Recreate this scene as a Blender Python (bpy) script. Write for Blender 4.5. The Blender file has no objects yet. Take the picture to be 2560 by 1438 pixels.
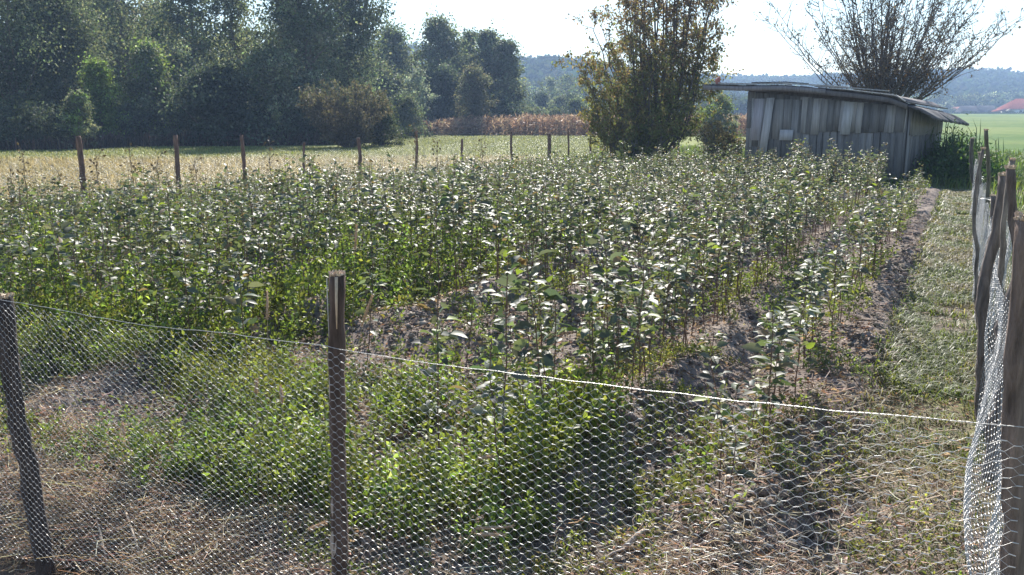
import bpy, math, random
import numpy as np
from math import radians as R

# ------------------------------------------------------------------ camera, sky, sun, exposure
S = bpy.context.scene
COL = S.collection
FPX, PITCH, YAW, CH = 2217.0, R(11.1), R(27.0), 1.6
cam_d = bpy.data.cameras.new("camera"); cam = bpy.data.objects.new("camera", cam_d); COL.objects.link(cam)
cam_d.sensor_width = 36; cam_d.lens = 36 * FPX / 2560; cam_d.clip_start = 0.05; cam_d.clip_end = 6000
cam.location = (0, 0, CH); cam.rotation_euler = (R(90) - PITCH, 0, YAW)
S.camera = cam
S.render.resolution_x, S.render.resolution_y = 1024, 575
SUN_AZ, SUN_EL = R(-24.0), R(38.0)          # azimuth from +Y towards +X
world = bpy.data.worlds.new("World"); S.world = world; world.use_nodes = True
wn = world.node_tree.nodes; wl = world.node_tree.links
sky = wn.new("ShaderNodeTexSky"); sky.sky_type = 'NISHITA'; sky.sun_disc = False
sky.sun_elevation = SUN_EL; sky.sun_rotation = SUN_AZ; sky.dust_density = .2; sky.air_density = 1.25; sky.ozone_density = 3; sky.altitude = 150
wl.new(sky.outputs[0], wn["Background"].inputs[0]); wn["Background"].inputs[1].default_value = 0.072
sun_d = bpy.data.lights.new("sun", 'SUN'); sun = bpy.data.objects.new("sun", sun_d); COL.objects.link(sun)
sun_d.energy = 4.1; sun_d.angle = R(0.5); sun_d.color = (1, 0.95, 0.87)
sd = np.array([math.sin(SUN_AZ) * math.cos(SUN_EL), math.cos(SUN_AZ) * math.cos(SUN_EL), math.sin(SUN_EL)])
import mathutils
sun.rotation_euler = mathutils.Vector(sd).to_track_quat('Z', 'Y').to_euler()
S.view_settings.view_transform = 'Standard'; S.view_settings.look = 'None'
S.view_settings.exposure = 1.4; S.view_settings.gamma = 1
S.render.engine = 'CYCLES'
S.cycles.max_bounces = 6; S.cycles.transparent_max_bounces = 4
S.cycles.volume_bounces = 0
S.cycles.use_denoising = True

# ------------------------------------------------------------------ helpers
rng = np.random.default_rng(7)
cf = np.array([-math.sin(YAW) * math.cos(PITCH), math.cos(YAW) * math.cos(PITCH), -math.sin(PITCH)])
cr = np.array([math.cos(YAW), math.sin(YAW), 0.0]); cu = np.cross(cr, cf); C0 = np.array([0, 0, CH])
FH = np.array([-math.sin(YAW), math.cos(YAW)])
def ray(x, y): return cf + cr * (x - 1280) / FPX - cu * (y - 719) / FPX
def gp(x, y, z=0.0): d = ray(x, y); return C0 + d * (z - CH) / d[2]
def ony(x, y, Y): d = ray(x, y); return C0 + d * Y / d[1]
def at(px, d): return FH * d + cr[:2] * (px - 1280) / FPX * d * math.cos(PITCH)
def proj(P):
    v = np.atleast_2d(P) - C0; w = v @ cf; w = np.where(w < .05, .05, w)
    return 1280 + FPX * (v @ cr) / w, 719 - FPX * (v @ cu) / w, w
def zat(y, d): return CH - math.tan(PITCH + math.atan((y - 719) / FPX)) * d   # height seen at row y, distance d

def hsh(i, j, s):
    n = (i * 374761393 + j * 668265263 + s * 1442695041) & 0x7fffffff
    n = (n ^ (n >> 13)) * 1274126177 & 0x7fffffff
    return ((n ^ (n >> 16)) & 0xffff) / 65535.0
def vn(x, y, s=0):
    x = np.asarray(x, float); y = np.asarray(y, float)
    i = np.floor(x).astype(np.int64); j = np.floor(y).astype(np.int64); u = x - i; v = y - j
    u = u * u * (3 - 2 * u); v = v * v * (3 - 2 * v)
    a = hsh(i, j, s); b = hsh(i + 1, j, s); c = hsh(i, j + 1, s); d = hsh(i + 1, j + 1, s)
    return (a * (1 - u) + b * u) * (1 - v) + (c * (1 - u) + d * u) * v
def fbm(x, y, s=0, o=4):
    t = 0; a = .5
    for k in range(o): t = t + a * vn(x * 2 ** k, y * 2 ** k, s + k); a *= .5
    return t / (1 - .5 ** o)
def ss(x, a, b): t = np.clip((x - a) / (b - a), 0, 1); return t * t * (3 - 2 * t)
def nrm(v): return v / np.maximum(np.linalg.norm(v, axis=-1, keepdims=True), 1e-9)
def mixc(a, b, t): t = np.asarray(t)[..., None]; return np.asarray(a) * (1 - t) + np.asarray(b) * t

class MB:
    def __init__(s): s.v = []; s.l = []; s.z = []; s.c = []; s.n = 0
    def add(s, V, F, C):
        V = np.asarray(V, float).reshape(-1, 3); F = np.asarray(F, np.int64)
        s.v.append(V); s.l.append((F + s.n).ravel()); s.z.append(np.full(len(F), F.shape[1]))
        C = np.asarray(C, float)
        if C.ndim == 1: C = np.tile(C, (len(V), 1))
        s.c.append(C); s.n += len(V); return s
    def arrays(s): return np.concatenate(s.v), np.concatenate(s.l), np.concatenate(s.z), np.concatenate(s.c)
    def mesh(s, name, mat, smooth=False):
        V, L, Z, Cc = s.arrays()
        me = bpy.data.meshes.new(name)
        me.vertices.add(len(V)); me.vertices.foreach_set("co", V.astype(np.float32).ravel())
        me.loops.add(len(L)); me.loops.foreach_set("vertex_index", L.astype(np.int32))
        me.polygons.add(len(Z)); st = np.concatenate([[0], np.cumsum(Z)[:-1]])
        me.polygons.foreach_set("loop_start", st.astype(np.int32))
        if smooth: me.polygons.foreach_set("use_smooth", np.ones(len(Z), bool))
        me.update(calc_edges=True)
        a = me.color_attributes.new("col", 'FLOAT_COLOR', 'POINT')
        a.data.foreach_set("color", np.hstack([Cc, np.ones((len(Cc), 1))]).astype(np.float32).ravel())
        me.materials.append(mat); return me
    def build(s, name, mat, parent=None, smooth=False):
        return link(s.mesh(name, mat, smooth), name, parent)
def link(me, name, parent=None):
    o = bpy.data.objects.new(name, me); COL.objects.link(o)
    if parent is not None: o.parent = parent
    return o
def tag(o, label=None, cat=None, group=None, kind=None):
    for k, v in (("label", label), ("category", cat), ("group", group), ("kind", kind)):
        if v: o[k] = v
    return o
def empty(name, loc=(0, 0, 0), rz=0):
    o = bpy.data.objects.new(name, None); COL.objects.link(o); o.location = loc; o.rotation_euler = (0, 0, rz)
    o.empty_display_size = .1; return o

def tube(mb, P, r, n=5, col=(.3, .3, .3), cap=True):
    P = np.asarray(P, float); m = len(P); r = np.broadcast_to(np.asarray(r, float), (m,))
    T = nrm(np.gradient(P, axis=0)); ref = np.array([0, 0, 1.]) if abs(T[0][2]) < .8 else np.array([1., 0, 0])
    A = nrm(np.cross(T, ref)); B = np.cross(T, A)
    th = np.arange(n) / n * 2 * np.pi
    V = P[:, None] + r[:, None, None] * (A[:, None] * np.cos(th)[None, :, None] + B[:, None] * np.sin(th)[None, :, None])
    V = V.reshape(-1, 3); i = np.arange(m - 1)[:, None] * n; j = np.arange(n)[None]; k = (j + 1) % n
    F = np.stack([i + j, i + k, i + n + k, i + n + j], -1).reshape(-1, 4)
    Cc = np.asarray(col, float)
    if Cc.ndim == 2: Cc = np.repeat(Cc, n, 0)
    if cap:
        V = np.vstack([V, P[0], P[-1]]); a = m * n
        if Cc.ndim == 2: Cc = np.vstack([Cc, Cc[0], Cc[-1]])
        mb.add(V, F, Cc)
        T1 = np.stack([np.full(n, a), (np.arange(n) + 1) % n, np.arange(n)], -1)
        T2 = np.stack([np.full(n, a + 1), (m - 1) * n + np.arange(n), (m - 1) * n + (np.arange(n) + 1) % n], -1)
        mb.l.append((np.vstack([T1, T2]) + mb.n - len(V)).ravel()); mb.z.append(np.full(2 * n, 3))
    else: mb.add(V, F, Cc)
def sticks(mb, A, B, r, n=3, col=(.5, .5, .5)):
    """many straight thin prisms at once"""
    A = np.asarray(A, float); B = np.asarray(B, float); N = len(A); T = nrm(B - A)
    ref = np.where(np.abs(T[:, 2:3]) < .9, np.array([[0, 0, 1.]]), np.array([[1., 0, 0]]))
    U = nrm(np.cross(T, ref)); W = np.cross(T, U); th = np.arange(n) / n * 2 * np.pi
    r = np.broadcast_to(np.asarray(r, float), (N,))
    O = r[:, None, None] * (U[:, None] * np.cos(th)[None, :, None] + W[:, None] * np.sin(th)[None, :, None])
    V = np.concatenate([A[:, None] + O, B[:, None] + O * .8], 1).reshape(-1, 3)
    b = np.arange(N)[:, None] * 2 * n; j = np.arange(n)[None]; k = (j + 1) % n
    F = np.stack([b + j, b + k, b + n + k, b + n + j], -1).reshape(-1, 4)
    Cc = np.asarray(col, float)
    if Cc.ndim == 2: Cc = np.repeat(Cc, 2 * n, 0)
    mb.add(V, F, Cc)
def leaves(mb, P, D, N, L, W, col, fine=False, fold=.25, droop=.25):
    """leaf blades: base P, direction D, normal N"""
    P = np.asarray(P, float); n = len(P); D = nrm(D); Sd = nrm(np.cross(D, N)); N = np.cross(Sd, D)
    L = np.broadcast_to(np.asarray(L, float), (n,))[:, None]; W = np.broadcast_to(np.asarray(W, float), (n,))[:, None] * .5
    col = np.asarray(col, float)
    if col.ndim == 1: col = np.tile(col, (n, 1))
    if fine:
        def pt(t, w, dr): return P + D * L * t + Sd * W * w + N * (np.abs(w) * W * fold) - N * L * droop * dr
        V = np.stack([pt(0, 0, 0), pt(.3, -.85, .06), pt(.3, 0, .06), pt(.3, .85, .06), pt(.65, -.8, .3), pt(.65, 0, .3), pt(.65, .8, .3), pt(1, 0, .75)], 1)
        b = np.arange(n)[:, None] * 8
        T = (b[:, :, None] + np.array([[0, 2, 1], [0, 3, 2], [7, 4, 5], [7, 5, 6]])[None]).reshape(-1, 3)
        Q = (b[:, :, None] + np.array([[1, 2, 5, 4], [2, 3, 6, 5]])[None]).reshape(-1, 4)
        mb.add(V.reshape(-1, 3), Q, np.repeat(col, 8, 0)); mb.l.append((T + mb.n - 8 * n).ravel()); mb.z.append(np.full(len(T), 3))
    else:
        V = np.stack([P, P + D * L * .45 + Sd * W + N * W * fold, P + D * L - N * L * droop * .5, P + D * L * .45 - Sd * W + N * W * fold], 1)
        b = np.arange(n)[:, None] * 4
        T = (b[:, :, None] + np.array([[0, 1, 2], [0, 2, 3]])[None]).reshape(-1, 3)
        mb.add(V.reshape(-1, 3), T, np.repeat(col, 4, 0))
def blades(mb, P, H, w, lean, col, segs=2, dirs=None):
    """grass blades: base P, height H, lean vector"""
    n = len(P); a = rng.uniform(0, 2 * np.pi, n); s = np.stack([np.cos(a), np.sin(a), 0 * a], 1)
    ld = np.stack([-np.sin(a), np.cos(a), 0 * a], 1) if dirs is None else dirs
    H = np.broadcast_to(H, (n,))[:, None]; w = np.broadcast_to(w, (n,))[:, None]; lean = np.broadcast_to(lean, (n,))[:, None]
    up = np.array([[0, 0, 1.]])
    M = P + up * H * .6 + ld * H * lean * .3; T = P + up * H * np.clip(1 - lean * .35, .15, 1) + ld * H * lean
    V = np.stack([P - s * w / 2, P + s * w / 2, M + s * w * .4, M - s * w * .4, T], 1).reshape(-1, 3)
    b = np.arange(n)[:, None] * 5; cc = np.asarray(col, float)
    if cc.ndim == 1: cc = np.tile(cc, (n, 1))
    mb.add(V, b + np.array([[0, 1, 2, 3]]), np.repeat(cc, 5, 0))
    mb.l.append(((b + np.array([[3, 2, 4]])) + mb.n - 5 * n).ravel()); mb.z.append(np.full(n, 3))
def rdir(n, up=0.0):
    v = rng.normal(size=(n, 3)); v[:, 2] += up; return nrm(v)
def vary(c, n, k=.25, hue=.1):
    c = np.asarray(c, float); b = np.exp(rng.normal(0, k, (n, 1))); return np.clip(c * b * (1 + rng.normal(0, hue, (n, 3))), 0.004, .9)
def box(mb, x0, x1, y0, y1, z0, z1, col, M=None, off=(0, 0, 0)):
    V = np.array([[x, y, z] for x in (x0, x1) for y in (y0, y1) for z in (z0, z1)], float)
    if M is not None: V = V @ np.asarray(M).T
    mb.add(V + np.asarray(off), [[0, 1, 3, 2], [4, 6, 7, 5], [0, 4, 5, 1], [2, 3, 7, 6], [0, 2, 6, 4], [1, 5, 7, 3]], col)

# ------------------------------------------------------------------ materials
def mat(name):
    m = bpy.data.materials.new(name); m.use_nodes = True; return m, m.node_tree.nodes, m.node_tree.links, m.node_tree.nodes["Principled BSDF"]
def attr(N): a = N.new("ShaderNodeAttribute"); a.attribute_name = "col"; return a
def m_leaf(name, tr=.45, rough=.38, spec=.5, tint=(1.5, 1.7, .6)):
    m, N, L, b = mat(name); a = attr(N)
    L.new(a.outputs[0], b.inputs["Base Color"]); b.inputs["Roughness"].default_value = rough; b.inputs["Specular IOR Level"].default_value = spec
    t = N.new("ShaderNodeBsdfTranslucent"); mx = N.new("ShaderNodeMixShader"); mu = N.new("ShaderNodeMix"); mu.data_type = 'RGBA'; mu.blend_type = 'MULTIPLY'
    mu.inputs[0].default_value = 1; L.new(a.outputs[0], mu.inputs[6]); mu.inputs[7].default_value = (*tint, 1)
    L.new(mu.outputs[2], t.inputs[0]); mx.inputs[0].default_value = tr
    L.new(b.outputs[0], mx.inputs[1]); L.new(t.outputs[0], mx.inputs[2]); L.new(mx.outputs[0], N["Material Output"].inputs[0]); return m
def m_rough(name, scale=8, amt=.5, bump=.4, rough=.9, stretch=(1, 1, 1), spec=.3, detail=6, bdist=.02):
    m, N, L, b = mat(name); a = attr(N); tc = N.new("ShaderNodeTexCoord"); mp = N.new("ShaderNodeMapping"); no = N.new("ShaderNodeTexNoise")
    mp.inputs["Scale"].default_value = stretch; L.new(tc.outputs["Object"], mp.inputs[0]); L.new(mp.outputs[0], no.inputs["Vector"])
    no.inputs["Scale"].default_value = scale; no.inputs["Detail"].default_value = detail; no.inputs["Roughness"].default_value = .65
    mr = N.new("ShaderNodeMapRange"); mr.inputs[1].default_value = .3; mr.inputs[2].default_value = .7; mr.inputs[3].default_value = 1 - amt; mr.inputs[4].default_value = 1 + amt
    L.new(no.outputs[0], mr.inputs[0]); vm = N.new("ShaderNodeVectorMath"); vm.operation = 'SCALE'
    L.new(a.outputs[0], vm.inputs[0]); L.new(mr.outputs[0], vm.inputs[3]); L.new(vm.outputs[0], b.inputs["Base Color"])
    bp = N.new("ShaderNodeBump"); bp.inputs["Strength"].default_value = bump; bp.inputs["Distance"].default_value = bdist
    L.new(no.outputs[0], bp.inputs["Height"]); L.new(bp.outputs[0], b.inputs["Normal"])
    b.inputs["Roughness"].default_value = rough; b.inputs["Specular IOR Level"].default_value = spec; return m
def m_metal(name, col=(.6, .61, .64), rough=.38, metallic=.9):
    m, N, L, b = mat(name); b.inputs["Base Color"].default_value = (*col, 1); b.inputs["Metallic"].default_value = metallic; b.inputs["Roughness"].default_value = rough; return m
M_SAP = m_leaf("sapling_leaf", .38, .5, .45, (1.35, 1.45, .8)); M_TREE = m_leaf("tree_leaf", .42, .6, .2, (1.3, 1.4, .8)); M_FAR = m_leaf("far_leaf", .3, .9, 0, (1.1, 1.2, .9))
M_WEED = m_leaf("weed_leaf", .42, .5, .35, (1.45, 1.6, .6)); M_DRY = m_leaf("dry_leaf", .35, .55, .35, (1.2, 1.1, .8))
M_SOIL = m_rough("soil", 22, .35, .9, .95, spec=.15, bdist=.03); M_CLOD = m_rough("clod_soil", 60, .35, .8, .95, spec=.15, bdist=.01)
M_BARK = m_rough("bark", 42, .6, 1.0, .85, (1, 1, .16), bdist=.02); M_WIRE2 = m_metal("bright_wire", (.5, .49, .48), .46, .75); M_TWIG = m_rough("twig", 30, .3, .2, .7)
M_PLANK = m_rough("weathered_plank", 14, .32, .5, .8, (1.5, 1.5, .1), bdist=.006)
M_CUT = m_rough("cut_wood", 60, .2, .7, .8, bdist=.006); M_FIELD = m_rough("field", 1.2, .2, .6, .95, bdist=.1, spec=.1)
M_HILL = m_rough("hill", .08, .4, .5, .95, bdist=2, spec=.05); M_WIRE = m_metal("galvanised_wire", (.62, .61, .59), .44, .75); M_TILE = m_rough("roof_tile", 2, .25, .3, .95, spec=0)
M_WALL = m_rough("plaster", 3, .1, .1, .9)

# ------------------------------------------------------------------ ground
ROWS = [-.72] + [-1.54 - .74 * k for k in range(15)]
def row_start(x):
    if x > -1.6: return 2.75
    if x > -1.6: return 2.9
    if x > -2.4: return 4.3
    if x > -4.2: return 5.4
    return 3.7
def hz(x, y):
    x = np.asarray(x, float); y = np.asarray(y, float)
    h = -.13 * ss(x, -1.0, -3.5) * ss(y, 3.6, 2.0) - .25 * ss(x, -1.8, -3.1) * ss(y, 2.45, 1.9)
    infield = ss(x, -12.1, -11.5) * ss(x, -.28, -.5) * ss(y, 2.7, 3.3) * ss(y, 21.5, 20.5)
    left = ss(x, -1.9, -2.3)
    infield = infield * (1 - left * ss(y, 5.6, 5.0) * ss(x, -4.6, -4.1))
    ridge = .5 + .5 * np.cos((x + .72 + .06 * (vn(x * .3, y * .8, 5) - .5)) / .74 * 2 * np.pi)
    h = h + infield * (ridge * .12 + .09 * (fbm(x * 4, y * 3, 3, 3) - .5))
    bank = np.exp(-((y - 5.15 - .1 * x * 0) / .32) ** 2) * ss(x, -4.9, -4.3) * ss(x, -1.9, -2.4)
    h = h + bank * (.13 + .18 * (fbm(x * 3, y * 3, 9, 3) - .5))
    edge = np.exp(-((x + .47 - .05 * np.sin(y * 1.3)) / .15) ** 2) * ss(y, 3.2, 4.2) * ss(y, 21, 19)
    h = h + edge * (.11 + .08 * (fbm(x * 5, y * 4, 12, 3) - .3))
    near = ss(np.hypot(x, y), 40, 12)
    h = h + near * .035 * (fbm(x * 2.2, y * 2.2, 20, 3) - .5)
    far = ss(x + y * .15, 2, 22) * ss(y, 40, 330); h = h + far * 1.5
    return h
def axis(fine0, fine1, st, lo, hi, g=1.13):
    a = [fine0]; s = st
    while a[-1] > lo: s *= g; a.append(a[-1] - s)
    b = list(np.arange(fine0, fine1, st)); s = st
    while b[-1] < hi: s *= g; b.append(b[-1] + s)
    return np.array(a[::-1] + b[1:])
def grid_mesh(name, xs, ys, mtl, colf, zoff=0, keep=None, hf=None):
    X, Y = np.meshgrid(xs, ys); Z = (hf or hz)(X, Y) + zoff
    V = np.stack([X, Y, Z], -1).reshape(-1, 3); nx = len(xs); i = np.arange(len(ys) - 1)[:, None] * nx; j = np.arange(nx - 1)[None]
    F = np.stack([i + j, i + j + 1, i + nx + j + 1, i + nx + j], -1).reshape(-1, 4)
    if keep is not None:
        cx = V[F][:, :, 0].mean(1); cy = V[F][:, :, 1].mean(1); F = F[keep(cx, cy)]
    mb = MB(); mb.add(V, F, colf(V[:, 0], V[:, 1])); return mb.build(name, mtl, smooth=True)
SOIL = (.2, .158, .135)
def gcol(x, y):
    n = fbm(x * 1.7, y * 1.7, 31); c = mixc(SOIL, (.26, .21, .175), ss(n, .3, .7))
    straw = ss(y, 3.3, 2.5); c = mixc(c, (.16, .125, .1), straw * .6)  # soil painted darker beneath the straw, as shade among the stalks
    path = ss(x, -.38, -.2) * ss(y, 3.4, 4.5); c = mixc(c, (.2, .19, .09), path * ss(fbm(x * 3, y * 2, 33), .2, .6))
    out = np.maximum(ss(x, .25, .6), np.maximum(ss(y, 20.8, 21.6), ss(x, -11.9, -12.4)))
    c = mixc(c, mixc((.13, .15, .06), (.2, .17, .09), fbm(x * .5, y * .5, 35)), out)
    return c
ground = tag(grid_mesh("ground", axis(-13.5, 1.2, .05, -1500, 1500, 1.16), axis(1.2, 21.5, .06, -60, 3500, 1.16), M_SOIL, gcol), kind="structure")

def depth(x, y): return x * FH[0] + y * FH[1]
def mcol(x, y):
    d = depth(x, y); n = fbm(x * .35, y * .35, 41); n2 = fbm(x * 1.5, y * 1.5, 43)
    tan = mixc((.38, .3, .17), (.28, .26, .13), n2)
    grn = mixc((.17, .2, .06), (.23, .24, .08), n2)
    edge = 27.5 + 4 * (n - .5) + .0 * x
    return mixc(tan, grn, ss(d, edge, edge + 4))
def meadow_keep(x, y): return (x < -12.25) & (depth(x, y) < 90) & (y < 95)
tag(grid_mesh("meadow", axis(-40, -12.2, .4, -110, -12.3), axis(-5, 60, .5, -10, 95), M_FIELD, mcol, .012, meadow_keep), kind="structure")
def gfc(x, y):
    n = .5 * fbm(x * .06, y * .03, 51) + .3 * fbm(x * .01, y * .09, 52) + .2 * fbm(x * .5, y * .25, 53); return mixc((.075, .135, .03), (.16, .2, .055), ss(n, .35, .62))
tag(grid_mesh("green_field", axis(-1.2, 12, .6, -30, 260), axis(27, 60, .8, 26.5, 330, 1.1), M_FIELD, gfc, .02, lambda x, y: (x > -4 - .02 * y) & (y < 329) & (y > 27)), kind="structure")

# hills: slopes in polar co-ordinates round the valley
def hill(name, pxs, ys_, d0, d1, px0, px1, col, colb, ntree, tr, seed):
    P = np.linspace(px0, px1, 160); D = np.linspace(d0, d1 * 1.25, 40)
    ridge = np.interp(P, pxs, ys_)
    top = np.array([zat(y, d1) for y in ridge]) - tr * 1.35 - 4
    PP, DD = np.meshgrid(P, D); T = np.tile(top, (len(D), 1))
    q = (DD - d0) / (d1 - d0); sh = ss(q, 0, 1.0)
    XY = np.stack([FH[0] * DD + cr[0] * (PP - 1280) / FPX * DD * .981, FH[1] * DD + cr[1] * (PP - 1280) / FPX * DD * .981], -1)
    n = fbm(XY[..., 0] / (d1 * .09), XY[..., 1] / (d1 * .09), seed)
    Z = (T + 2) * sh * (1 + .25 * (n - .5) * (1 - sh)) - 2 * (1 - sh) + 1.0 + np.where(q > 1, -(q - 1) * 60, 0)
    V = np.stack([XY[..., 0], XY[..., 1], Z], -1).reshape(-1, 3); nx = len(P)
    i = np.arange(len(D) - 1)[:, None] * nx; j = np.arange(nx - 1)[None]
    F = np.stack([i + j, i + j + 1, i + nx + j + 1, i + nx + j], -1).reshape(-1, 4)
    mb = MB(); mb.add(V, F, col); tag(mb.build(name, M_HILL, smooth=True), kind="structure")
    # tree crowns over the slope
    fb = MB(); u = rng.uniform(0, 1, ntree) ** .8; ip = rng.uniform(0, len(P) - 1.01, ntree); idd = u * (np.searchsorted(D, d1 * 1.01) - 1)
    a = ip.astype(int); b = idd.astype(int); fu = ip - a; fv = idd - b; G = V.reshape(len(D), nx, 3)
    c = (G[b, a] * ((1 - fu) * (1 - fv))[:, None] + G[b, a + 1] * (fu * (1 - fv))[:, None] + G[b + 1, a] * ((1 - fu) * fv)[:, None] + G[b + 1, a + 1] * (fu * fv)[:, None])
    K = 46; rr = rng.uniform(.6, 1.25, ntree) * tr
    dv = rdir(ntree * K, .5); dv[:, 2] = np.abs(dv[:, 2]); R_ = np.repeat(rr, K)[:, None]
    Pp = np.repeat(c, K, 0) + dv * R_ * rng.uniform(.75, 1.05, (ntree * K, 1)) * np.array([[1, 1, 1.15]])
    cc = np.repeat(vary(col, ntree, .22, .1), K, 0) * np.exp(rng.normal(0, .15, (ntree * K, 1)))
    leaves(fb, Pp, rdir(ntree * K), dv, R_[:, 0] * .55, R_[:, 0] * .45, cc, fold=.2)
    return fb
fb = hill("hills", [1400, 1750, 1850, 1950, 2050, 2130, 2250, 2330, 2400, 2500, 2560, 2800], [190, 186, 191, 190, 188, 184, 178, 178, 173, 176, 184, 196], 330, 620, 1380, 2750, (.055, .075, .04), None, 5200, 5, 3)
tag(fb.build("hillside_forest", M_FAR), "wooded blue green hillside along the horizon behind the shed", "forest", kind="stuff")
fb = hill("hills", [850, 900, 935, 1000, 1200, 1300, 1390, 1450, 1520, 1600, 1750, 1900], [120, 104, 98, 108, 135, 146, 142, 148, 162, 178, 200, 262], 210, 400, 850, 1880, (.06, .075, .045), None, 3000, 4.2, 13)
tag(fb.build("hillside_forest", M_FAR), "nearer wooded hill behind the corn strip left of the autumn tree", "forest", kind="stuff")

# ------------------------------------------------------------------ trees
BARKC = (.16, .13, .11)
def tree(name, label, cat, px, d, ytop, wpx, cols, ncl=150, nlf=70, leaf=.2, base=.12, lean=0, group=None, seed=0, shape='oval', trunk_r=None, dens=1.0, cls=.085, twigs=True):
    global rng
    rng = np.random.default_rng(1000 + seed)
    xy = at(px, d); h = zat(ytop, d); z0 = float(hz(xy[0], xy[1])); h -= z0; rw = wpx / FPX * d / 2
    o = empty(name, (xy[0], xy[1], z0)); tag(o, label, cat, group)
    tr_ = trunk_r or h * .014 + .05
    tb = MB(); n = 9; t = np.linspace(0, 1, n); wob = np.cumsum(rng.normal(0, .012, (n, 2)), 0) * h; wob[0] = 0
    TP = np.stack([wob[:, 0] + lean * t * h, wob[:, 1], t * h * .93 - .1], 1); tube(tb, TP, tr_ * (1 - t * .9), 7, BARKC)
    # clump centres
    u = rng.uniform(0, 1, ncl); zc = base + (1 - base) * u
    if shape == 'oval': prof = np.sin(np.pi * np.clip(u * .86 + .12, 0, 1)) ** .6
    elif shape == 'poplar': prof = (1 - u ** 2.2) ** .6 * .95 + .05
    elif shape == 'cone': prof = (1 - u) ** .7 * .9 + .12
    elif shape == 'dome': prof = np.sqrt(np.clip(1 - (u * .97) ** 2, 0, 1))
    elif shape == 'vase': prof = .35 + .65 * np.sin(np.pi * np.clip(u * .7 + .15, 0, 1))
    a = rng.uniform(0, 2 * np.pi, ncl); rad = rng.uniform(0, 1, ncl) ** .5 * prof * rw * (.45 + .95 * vn(a * 2.2, u * 6, seed))
    ax = np.stack([np.interp(zc, t * .93, TP[:, 0]), np.interp(zc, t * .93, TP[:, 1])], 1)
    Cc = np.stack([ax[:, 0] + np.cos(a) * rad, ax[:, 1] + np.sin(a) * rad, zc * h * .97], 1)
    k = rng.uniform(0, 1, ncl) < dens; Cc = Cc[k]; ncl = len(Cc)
    # limbs
    for q in rng.choice(ncl, min(ncl, 34), replace=False):
        c = Cc[q]; zr = max(c[2] - np.hypot(*(c[:2])) * rng.uniform(.7, 1.3), h * .06); s = np.array([np.interp(zr, TP[:, 2], TP[:, 0]), np.interp(zr, TP[:, 2], TP[:, 1]), zr])
        m = (s + c) / 2 + np.array([0, 0, -.08 * np.linalg.norm(c - s)]) + rng.normal(0, .03 * rw, 3); r0 = tr_ * .42 * (1 - zr / h) + .012
        tube(tb, [s, (s + m) / 2, m, (m + c) / 2, c], np.array([r0, r0 * .8, r0 * .6, r0 * .4, r0 * .15]), 5, BARKC, False)
    tb.build("trunk", M_BARK, o)
    cs = rng.uniform(.35, 1.3, ncl) * (h * cls * .42 + rw * .12)
    N = ncl * nlf; P = np.repeat(Cc, nlf, 0) + rng.normal(0, 1, (N, 3)) * np.repeat(cs, nlf)[:, None] * np.array([[.8, .8, .62]])
    cols = np.asarray(cols, float); ci = rng.integers(0, len(cols), ncl)
    cc = np.repeat(cols[ci] * np.exp(rng.normal(0, .34, (ncl, 1))), nlf, 0) * np.exp(rng.normal(0, .22, (N, 1))) * (1 + rng.normal(0, .06, (N, 3)))
    P[:, 2] = np.maximum(P[:, 2], .1)
    cb = MB(); L = leaf * rng.uniform(.6, 1.3, N)
    leaves(cb, P, rdir(N, -.3), rdir(N, .8), L, L * .62, np.clip(cc, .01, .8), fold=.3)
    cb.build("crown", M_TREE, o); return o
GG = [(.13, .15, .095), (.11, .135, .095), (.16, .17, .115), (.2, .205, .16)]; DG = [(.065, .08, .06), (.09, .105, .08)]
LG = [(.17, .22, .07), (.13, .18, .06)]; SG = [(.14, .16, .13), (.1, .12, .09)]; BR = [(.15, .11, .085), (.12, .1, .07), (.18, .12, .09), (.1, .095, .06)]
FG = "trees of the wood beyond the meadow"
def T(name, label, cat, px, d, ytop, wpx, cols, ncl=150, nlf=70, leaf=.2, *a, **k):
    if d < 90: nlf = int(nlf * 1.5); leaf *= .78
    return tree(name, label, cat, px, d, ytop, wpx, cols, ncl, nlf, leaf, *a, **k)
T("broadleaf_tree", "huge dark broadleaf tree filling the left end of the wood", "tree", 40, 44, -260, 400, DG + GG[:1], 330, 110, .17, .03, seed=1, group=FG)
T("broadleaf_tree", "dark bushy tree right of the dark tree at the wood's left end", "tree", 175, 47, -60, 230, GG + DG, 260, 90, .18, .04, seed=2, group=FG)
T("broadleaf_tree", "bright yellow green young tree standing low in front of the wood", "tree", 250, 43, 150, 130, LG, 110, 70, .17, .05, seed=3, group=FG, shape='cone')
T("broadleaf_tree", "small light green tree beside the bright yellow green young tree", "tree", 375, 46, 105, 150, LG + GG, 120, 70, .18, .05, seed=4, group=FG, shape='cone')
T("poplar", "tall poplar with grey green crown behind the light green young trees", "poplar", 330, 56, -190, 230, GG, 190, 80, .26, .08, seed=5, group=FG, shape='poplar')
T("poplar", "tall poplar left of the gap of sky in the wood", "poplar", 480, 54, -110, 190, GG + SG[1:], 150, 75, .25, .08, seed=6, group=FG, shape='poplar')
T("broadleaf_tree", "low very dark rounded tree at the wood's edge above the corn stubble", "tree", 545, 45, 165, 240, DG, 150, 90, .2, .02, seed=7, group=FG, shape='dome')
T("poplar", "thin sparse poplar with sky showing through its top", "poplar", 610, 55, -50, 150, GG, 95, 55, .24, .1, seed=8, group=FG, shape='poplar')
T("poplar", "poplar with open crown between the sparse poplar and the wood's tall right edge", "poplar", 700, 55, -130, 170, GG + SG[1:], 115, 60, .25, .1, seed=9, group=FG, shape='oval')
T("poplar", "tall poplar whose dark trunk shows low down near the wood's right edge", "poplar", 785, 51, -240, 210, GG + DG, 170, 65, .25, .16, seed=10, group=FG, shape='oval', trunk_r=.28)
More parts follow.
